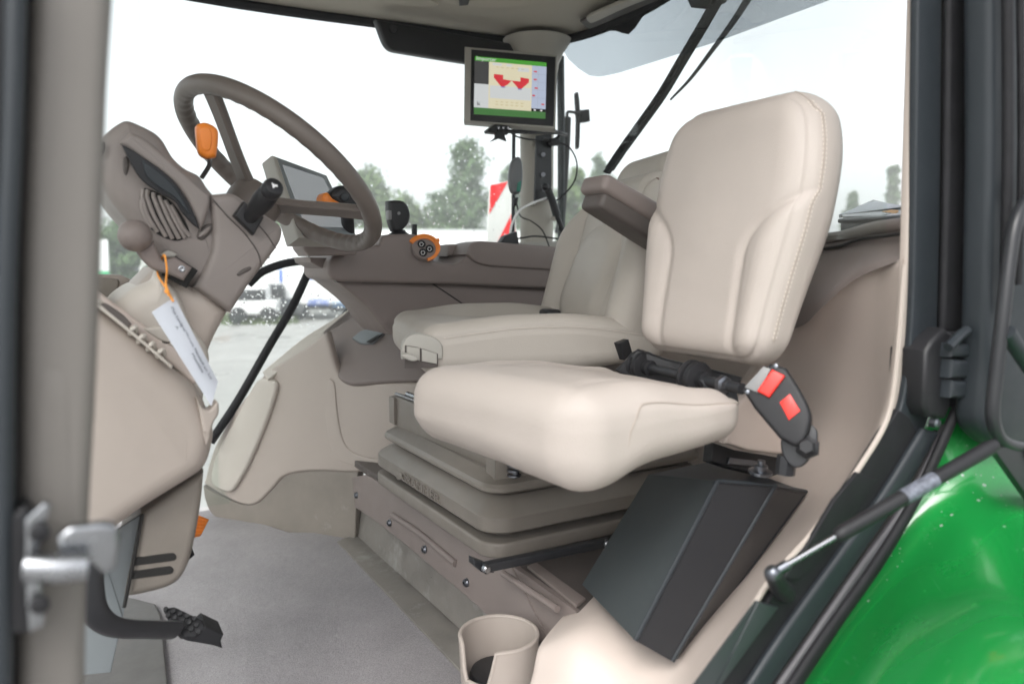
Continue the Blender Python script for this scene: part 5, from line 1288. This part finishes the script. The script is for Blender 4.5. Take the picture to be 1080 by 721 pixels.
b=MB(); tb(b,0,L,-.02,2.52,3.60,3.68,.02); b.obj('roof_rail',mat('pale_rail',(.6,.62,.62),.4),tr)
b=MB(); tb(b,.2,L-.2,.02,2.0,.40,.60,.02); b.obj('chassis',M['black'],tr)
b=MB(); tb(b,3.2,4.6,.1,.9,.3,.75,.05); b.obj('side_box',M['black'],tr)
for x in (.8,1.95,9.6,10.9):
    b=MB(); c=A+X*x+Y*.15+V((0,0,.5)); cyl(b,c-Y*.13,c+Y*.2,.5,bev=.05); w=b.obj('wheel',M['rubber'],tr)
    b=MB(); cyl(b,c-Y*.15,c-Y*.05,.26,bev=.03); b.obj('rim',M['bezel'],w)
bm_=mat('blue_lettering',(.0,.10,.55),.5)
b=MB(); P=PP(324.5,322,A+Y*-.03,Y); text(b,'SPEKTRAS',P,X,(0,0,1),.38,.01); w_=max((v-P).dot(X) for v in b.v); k=.95*(PP(348,322,A+Y*-.03,Y)-P).length/w_
b.v=[P+X*((v-P).dot(X)*k)+V((0,0,(v-P).z))+Y*(v-P).dot(Y) for v in b.v]; b.obj('blue_name',bm_,tr)
b=MB()
for (x,y,s) in ((350,319.5,'transport + logistik'),(350,323.5,'www.spektras')):
    P=PP(x,y,A+Y*-.03,Y); text(b,s,P,X,(0,0,1),.13,.01)
b.obj('blue_small_print',mat('pale_blue_lettering',(.12,.35,.70),.5),tr)
b=MB(); P=PP(328,291,A+Y*-.03,Y); c=P; rbox(b,(.55,.02,.28),.005,Matrix(((X.x,Y.x,0,c.x),(X.y,Y.y,0,c.y),(0,0,1,c.z),(0,0,0,1)))) ; c=PP(296,291,A+Y*-.03,Y); rbox(b,(.10,.02,.5),.005,Matrix(((X.x,Y.x,0,c.x),(X.y,Y.y,0,c.y),(0,0,1,c.z),(0,0,0,1)))); b.obj('blue_badge',bm_,tr)
def vehicle(name,label,cat,px,D,ln_,ht,bodym,cab=True):
    t=thing(name,label,cat,gp(px,D)); o=gp(px,D); Xv=X
    def bb(x0,x1,y0,y1,z0,z1,r,m,n,par=None):
        b=MB(); c=o+Xv*(x0+x1)/2+Y*(y0+y1)/2+V((0,0,(z0+z1)/2)); rbox(b,(x1-x0,y1-y0,z1-z0),r,Matrix(((Xv.x,Y.x,0,c.x),(Xv.y,Y.y,0,c.y),(0,0,1,c.z),(0,0,0,1)))); return b.obj(n,m,par or t)
    bb(-ln_/2,ln_/2,0,1.8,.35,ht*.6,.12,bodym,'body'); bb(-ln_*.36,ln_*.30,.12,1.68,ht*.55,ht,.18,bodym,'cabin')
    bb(-ln_*.33,ln_*.27,.10,.14,ht*.62,ht*.9,.01,M['black'],'side_window')
    for s in (-.32,.32):
        b=MB(); c=o+Xv*ln_*s+V((0,0,.33)); cyl(b,c-Y*.03,c+Y*.2,.33,bev=.04); b.obj('wheel',M['rubber'],t)
    return t
vehicle('parked_car','small white car parked in front of the dark wheels left of the diagonal bar','car',268,28.5,1.7,1.45,M['white'])
vehicle('parked_car','dark grey car parked between the white car and the diagonal bar','car',287,30.2,1.7,1.45,M['slate'])
# brick building
bl_=thing('brick_shed','low orange brick shed with a grey roof beyond the grass verge','shed',gp(236,40)); o=gp(236,40)
def sbox(b,o,x0,x1,y0,y1,z0,z1,r=.02):
    c=o+X*(x0+x1)/2+Y*(y0+y1)/2+V((0,0,(z0+z1)/2)); rbox(b,(x1-x0,y1-y0,z1-z0),r,Matrix(((X.x,Y.x,0,c.x),(X.y,Y.y,0,c.y),(0,0,1,c.z),(0,0,0,1))))
b=MB(); sbox(b,o,-3.5,1.6,0,5,0,2.6); b.obj('wall',mat('orange_brick',(.42,.17,.06),.8,.3,60,var=.3,vs=3),bl_)
b=MB(); sbox(b,o,-3.8,1.9,-.3,5.3,2.55,2.85); b.obj('roof',M['greym'],bl_)
b=MB(); sbox(b,o,-1.6,-.5,-.05,.05,0,2.0); b.obj('door',M['taupe_d'],bl_)
# white / green sign left
sg=thing('roadside_sign','white sign board with a green band standing left behind the dash','sign',gp(104,22)); o=gp(104,22)
b=MB(); sbox(b,o,-.45,.38,0,.08,2.05,2.95); b.obj('board',M['white'],sg)
b=MB(); sbox(b,o,-.45,.38,-.01,.07,1.90,2.04); b.obj('green_band',mat('sign_green',(.05,.42,.18),.5),sg)
b=MB(); 
for x in (-.35,.3):
    b=MB(); c=o+X*x; tube(b,[c+V((0,.05,0)),c+V((0,.05,2.0))],.04,8); b.obj('post',M['greym'],sg)
hs=thing('pale_hall','long pale storage hall far behind the column boot','hall',gp(165,48)); o=gp(165,48)
b=MB(); sbox(b,o,-2.2,4.4,0,8,0,3.6); b.obj('wall',mat('pale_render',(.62,.63,.60),.8,var=.08),hs)
b=MB(); sbox(b,o,-2.5,4.7,-.3,8.3,3.5,3.8); b.obj('roof',mat('pale_roof',(.45,.47,.47),.6),hs)
for x in (-1.2,1.0,3.2):
    b=MB(); sbox(b,o,x-.4,x+.4,-.03,.04,1.4,2.4); b.obj('window',M['slate'],hs)
# trees
leafm=[]
for nm,c in (('leaf_mid',(.095,.15,.065)),('leaf_light',(.12,.175,.065)),('leaf_dark',(.065,.09,.055))):
    m=mat(nm,c,.55,0,spec=.3,var=.45,vs=1.3); leafm.append(m)
bark=mat('bark',(.12,.09,.065),.9,.6,40,var=.2)
def tree(name,label,px,D,top_py,half_px,kind,lm=0,seed=0,base_frac=.18,dens=1.0,squash=1):
    rr=random.Random(seed); o=gp(px,D); s=D/F; H=(277-top_py)*s-GZ+CZ; Wd=half_px*s
    t=thing(name,label,'tree',o,group='trees beyond the yard')
    b=MB(); tube(b,[o,o+V((.03*H*rr.uniform(-1,1),0,H*.5)),o+V((.03*H*rr.uniform(-1,1),0,H*.93))],lambda q:.022*H*(1-q*.9),8,n=4)
    limbs=[]
    for k in range(18):
        z=H*(base_frac+ (1-base_frac)*(k+.5)/18); f=(z/H-base_frac)/(1-base_frac)
        if kind=='fir': rad=Wd*(1-f)**.85+.02*Wd
        elif kind=='wispy': rad=Wd*(math.sin(min(1,f*1.25)*math.pi)**.6*.95*(1-.35*f) if f<.78 else .62*(1-f)/.22+.05)
        else: rad=Wd*math.sqrt(max(0.02,1-(2*f-.85)**2*.8))*(1 if f<.9 else .6)
        for j in range(4):
            a=rr.uniform(0,6.283); l=rad*rr.uniform(.55,1.0); e=o+V((math.cos(a)*l,math.sin(a)*l,z+(.12*l if kind!='fir' else -.10*l)))
            st_=o+V((0,0,z-(.35*l if kind!='fir' else 0))); tube(b,[st_,(st_+e)/2+V((0,0,.06*l)),e],lambda q:.006*H*(1-q)+.01,5,n=2); limbs.append((st_,e,l))
    b.obj('trunk',bark,t)
    b=MB(); n=int(5200*dens)
    cl=[]
    for (s0,e,l) in limbs:
        for _ in range(5):
            q=rr.uniform(.3,1.05); cl.append((s0+(e-s0)*q+V([rr.gauss(0,.10*Wd) for _ in range(3)]),rr.uniform(.10,.22)*Wd))
    for i in range(n):
        c,r=cl[rr.randrange(len(cl))]
        p=c+V([rr.gauss(0,r*.55) for _ in range(3)]); z=.045*math.sqrt(D)*.55*rr.uniform(.6,1.3)
        u=V([rr.gauss(0,1) for _ in range(3)]).normalized()*z; w=V([rr.gauss(0,1) for _ in range(3)]).normalized()*z*.6
        b.add([p-u,p+w*.8,p+u,p-w*.8],[[0,1,2,3]])
    b.obj('crown',leafm[lm],t)
tree('broadleaf_tree','round pale green tree partly hidden by the right side of the wheel rim',393,46,186,44,'round',1,1,dens=1.6)
tree('broadleaf_tree','low bushy green tree directly behind the black joystick',430,44,212,30,'round',1,2)
tree('broadleaf_tree','small low green bush tree left of the tall wispy tree',466,45,212,28,'round',0,3)
tree('birch_tree','tall wispy grey green tree standing between joystick and rear pillar',491,40,156,42,'wispy',0,4,dens=1.5)
tree('broadleaf_tree','thin grey green tree partly hidden behind the red and white board',540,48,180,26,'wispy',0,5,dens=.8)
tree('broadleaf_tree','light green tree between the rear pillar and the raised armrest',606,40,186,28,'round',1,6,dens=1.2)
tree('broadleaf_tree','sparse small treetop just left of the rear wiper foot',630,52,170,20,'wispy',0,7,dens=.8)
tree('fir_tree','narrow dark conifer above the booklet in the rear window',934,60,178,17,'fir',0,8)
tree('broadleaf_tree','small dark green treetop beside the cream seat edge in the rear window',893,60,205,12,'round',0,9)
tree('broadleaf_tree','dark green tree behind the white and green sign board',130,36,240,28,'round',0,10,dens=1.3)
tree('broadleaf_tree','tall dark tree cut by the near front post on the far left',96,40,215,10,'wispy',2,11)
tree('broadleaf_tree','dark green tree between the column stalk and the corner display foot',308,44,234,38,'round',0,12,dens=1.3)
# far hedge mass
hd_m=leafm[0]
b=MB(); rr=random.Random(9)
for i in range(9000):
    px=rr.uniform(60,720); D=rr.uniform(62,74); h=rr.uniform(0,5.0+1.6*noise.noise(V((px*.03,0,0)))+.6); p=gp(px,D)+V((0,0,h)); z=.3*rr.uniform(.5,1.2)
    u=V([rr.gauss(0,1) for _ in range(3)]).normalized()*z; w=V([rr.gauss(0,1) for _ in range(3)]).normalized()*z*.7
    b.add([p-u,p+w,p+u,p-w],[[0,1,2,3]])
tag(b.obj('far_hedge',hd_m),'far continuous green hedge line along the horizon','hedge',kind='stuff')

hz=MB(); rbox(hz,(190,120,14),.01,Matrix.Translation((30,45,4.4)))  # volume added to pale the far trees, mostly in place of overexposure
hm=bpy.data.materials.new('haze_air');hm.use_nodes=True;hn=hm.node_tree;hn.nodes.clear();ho=hn.nodes.new('ShaderNodeOutputMaterial');hv=hn.nodes.new('ShaderNodeVolumePrincipled')
hv.inputs['Density'].default_value=.0042;hv.inputs['Color'].default_value=(.93,.95,.97,1);hn.links.new(hv.outputs[0],ho.inputs['Volume'])
tag(hz.obj('haze',hm),'thin rainy haze added over the yard to pale the trees','haze',kind='stuff')
# ================================================================== LIGHT
w=bpy.data.worlds.new('World'); scene.world=w; w.use_nodes=True; nt=w.node_tree; N=nt.nodes; Lk=nt.links
bg=N['Background']; sky=N.new('ShaderNodeTexSky'); sky.sky_type='NISHITA'; sky.sun_disc=False
SE,SR=R(50),R(230)
sky.sun_elevation=SE; sky.sun_rotation=SR; sky.dust_density=4; sky.air_density=1.0; sky.ozone_density=1
hs_=N.new('ShaderNodeHueSaturation'); hs_.inputs['Saturation'].default_value=.16; hs_.inputs['Value'].default_value=1.0
Lk.new(sky.outputs[0],hs_.inputs['Color']); Lk.new(hs_.outputs[0],bg.inputs[0]); bg.inputs[1].default_value=.15
sl_=bpy.data.lights.new('overcast_sun','SUN'); sl_.energy=.5; sl_.angle=R(40); sl_.color=(1,.97,.93)
so=bpy.data.objects.new('overcast_sun',sl_); col.objects.link(so)
sd=V((math.sin(SR)*math.cos(SE),math.cos(SR)*math.cos(SE),math.sin(SE))) # towards sun
so.rotation_euler=sd.to_track_quat('Z','Y').to_euler()
scene.view_settings.view_transform='Standard'; scene.view_settings.look='None'; scene.view_settings.gamma=1
scene.view_settings.exposure=1.28
scene.cycles.volume_bounces=1; scene.cycles.max_bounces=10; scene.cycles.diffuse_bounces=5; scene.cycles.transparent_max_bounces=24; scene.cycles.transmission_bounces=8
scene.cycles.use_denoising=True
scene.cycles.caustics_refractive=False; scene.cycles.caustics_reflective=False
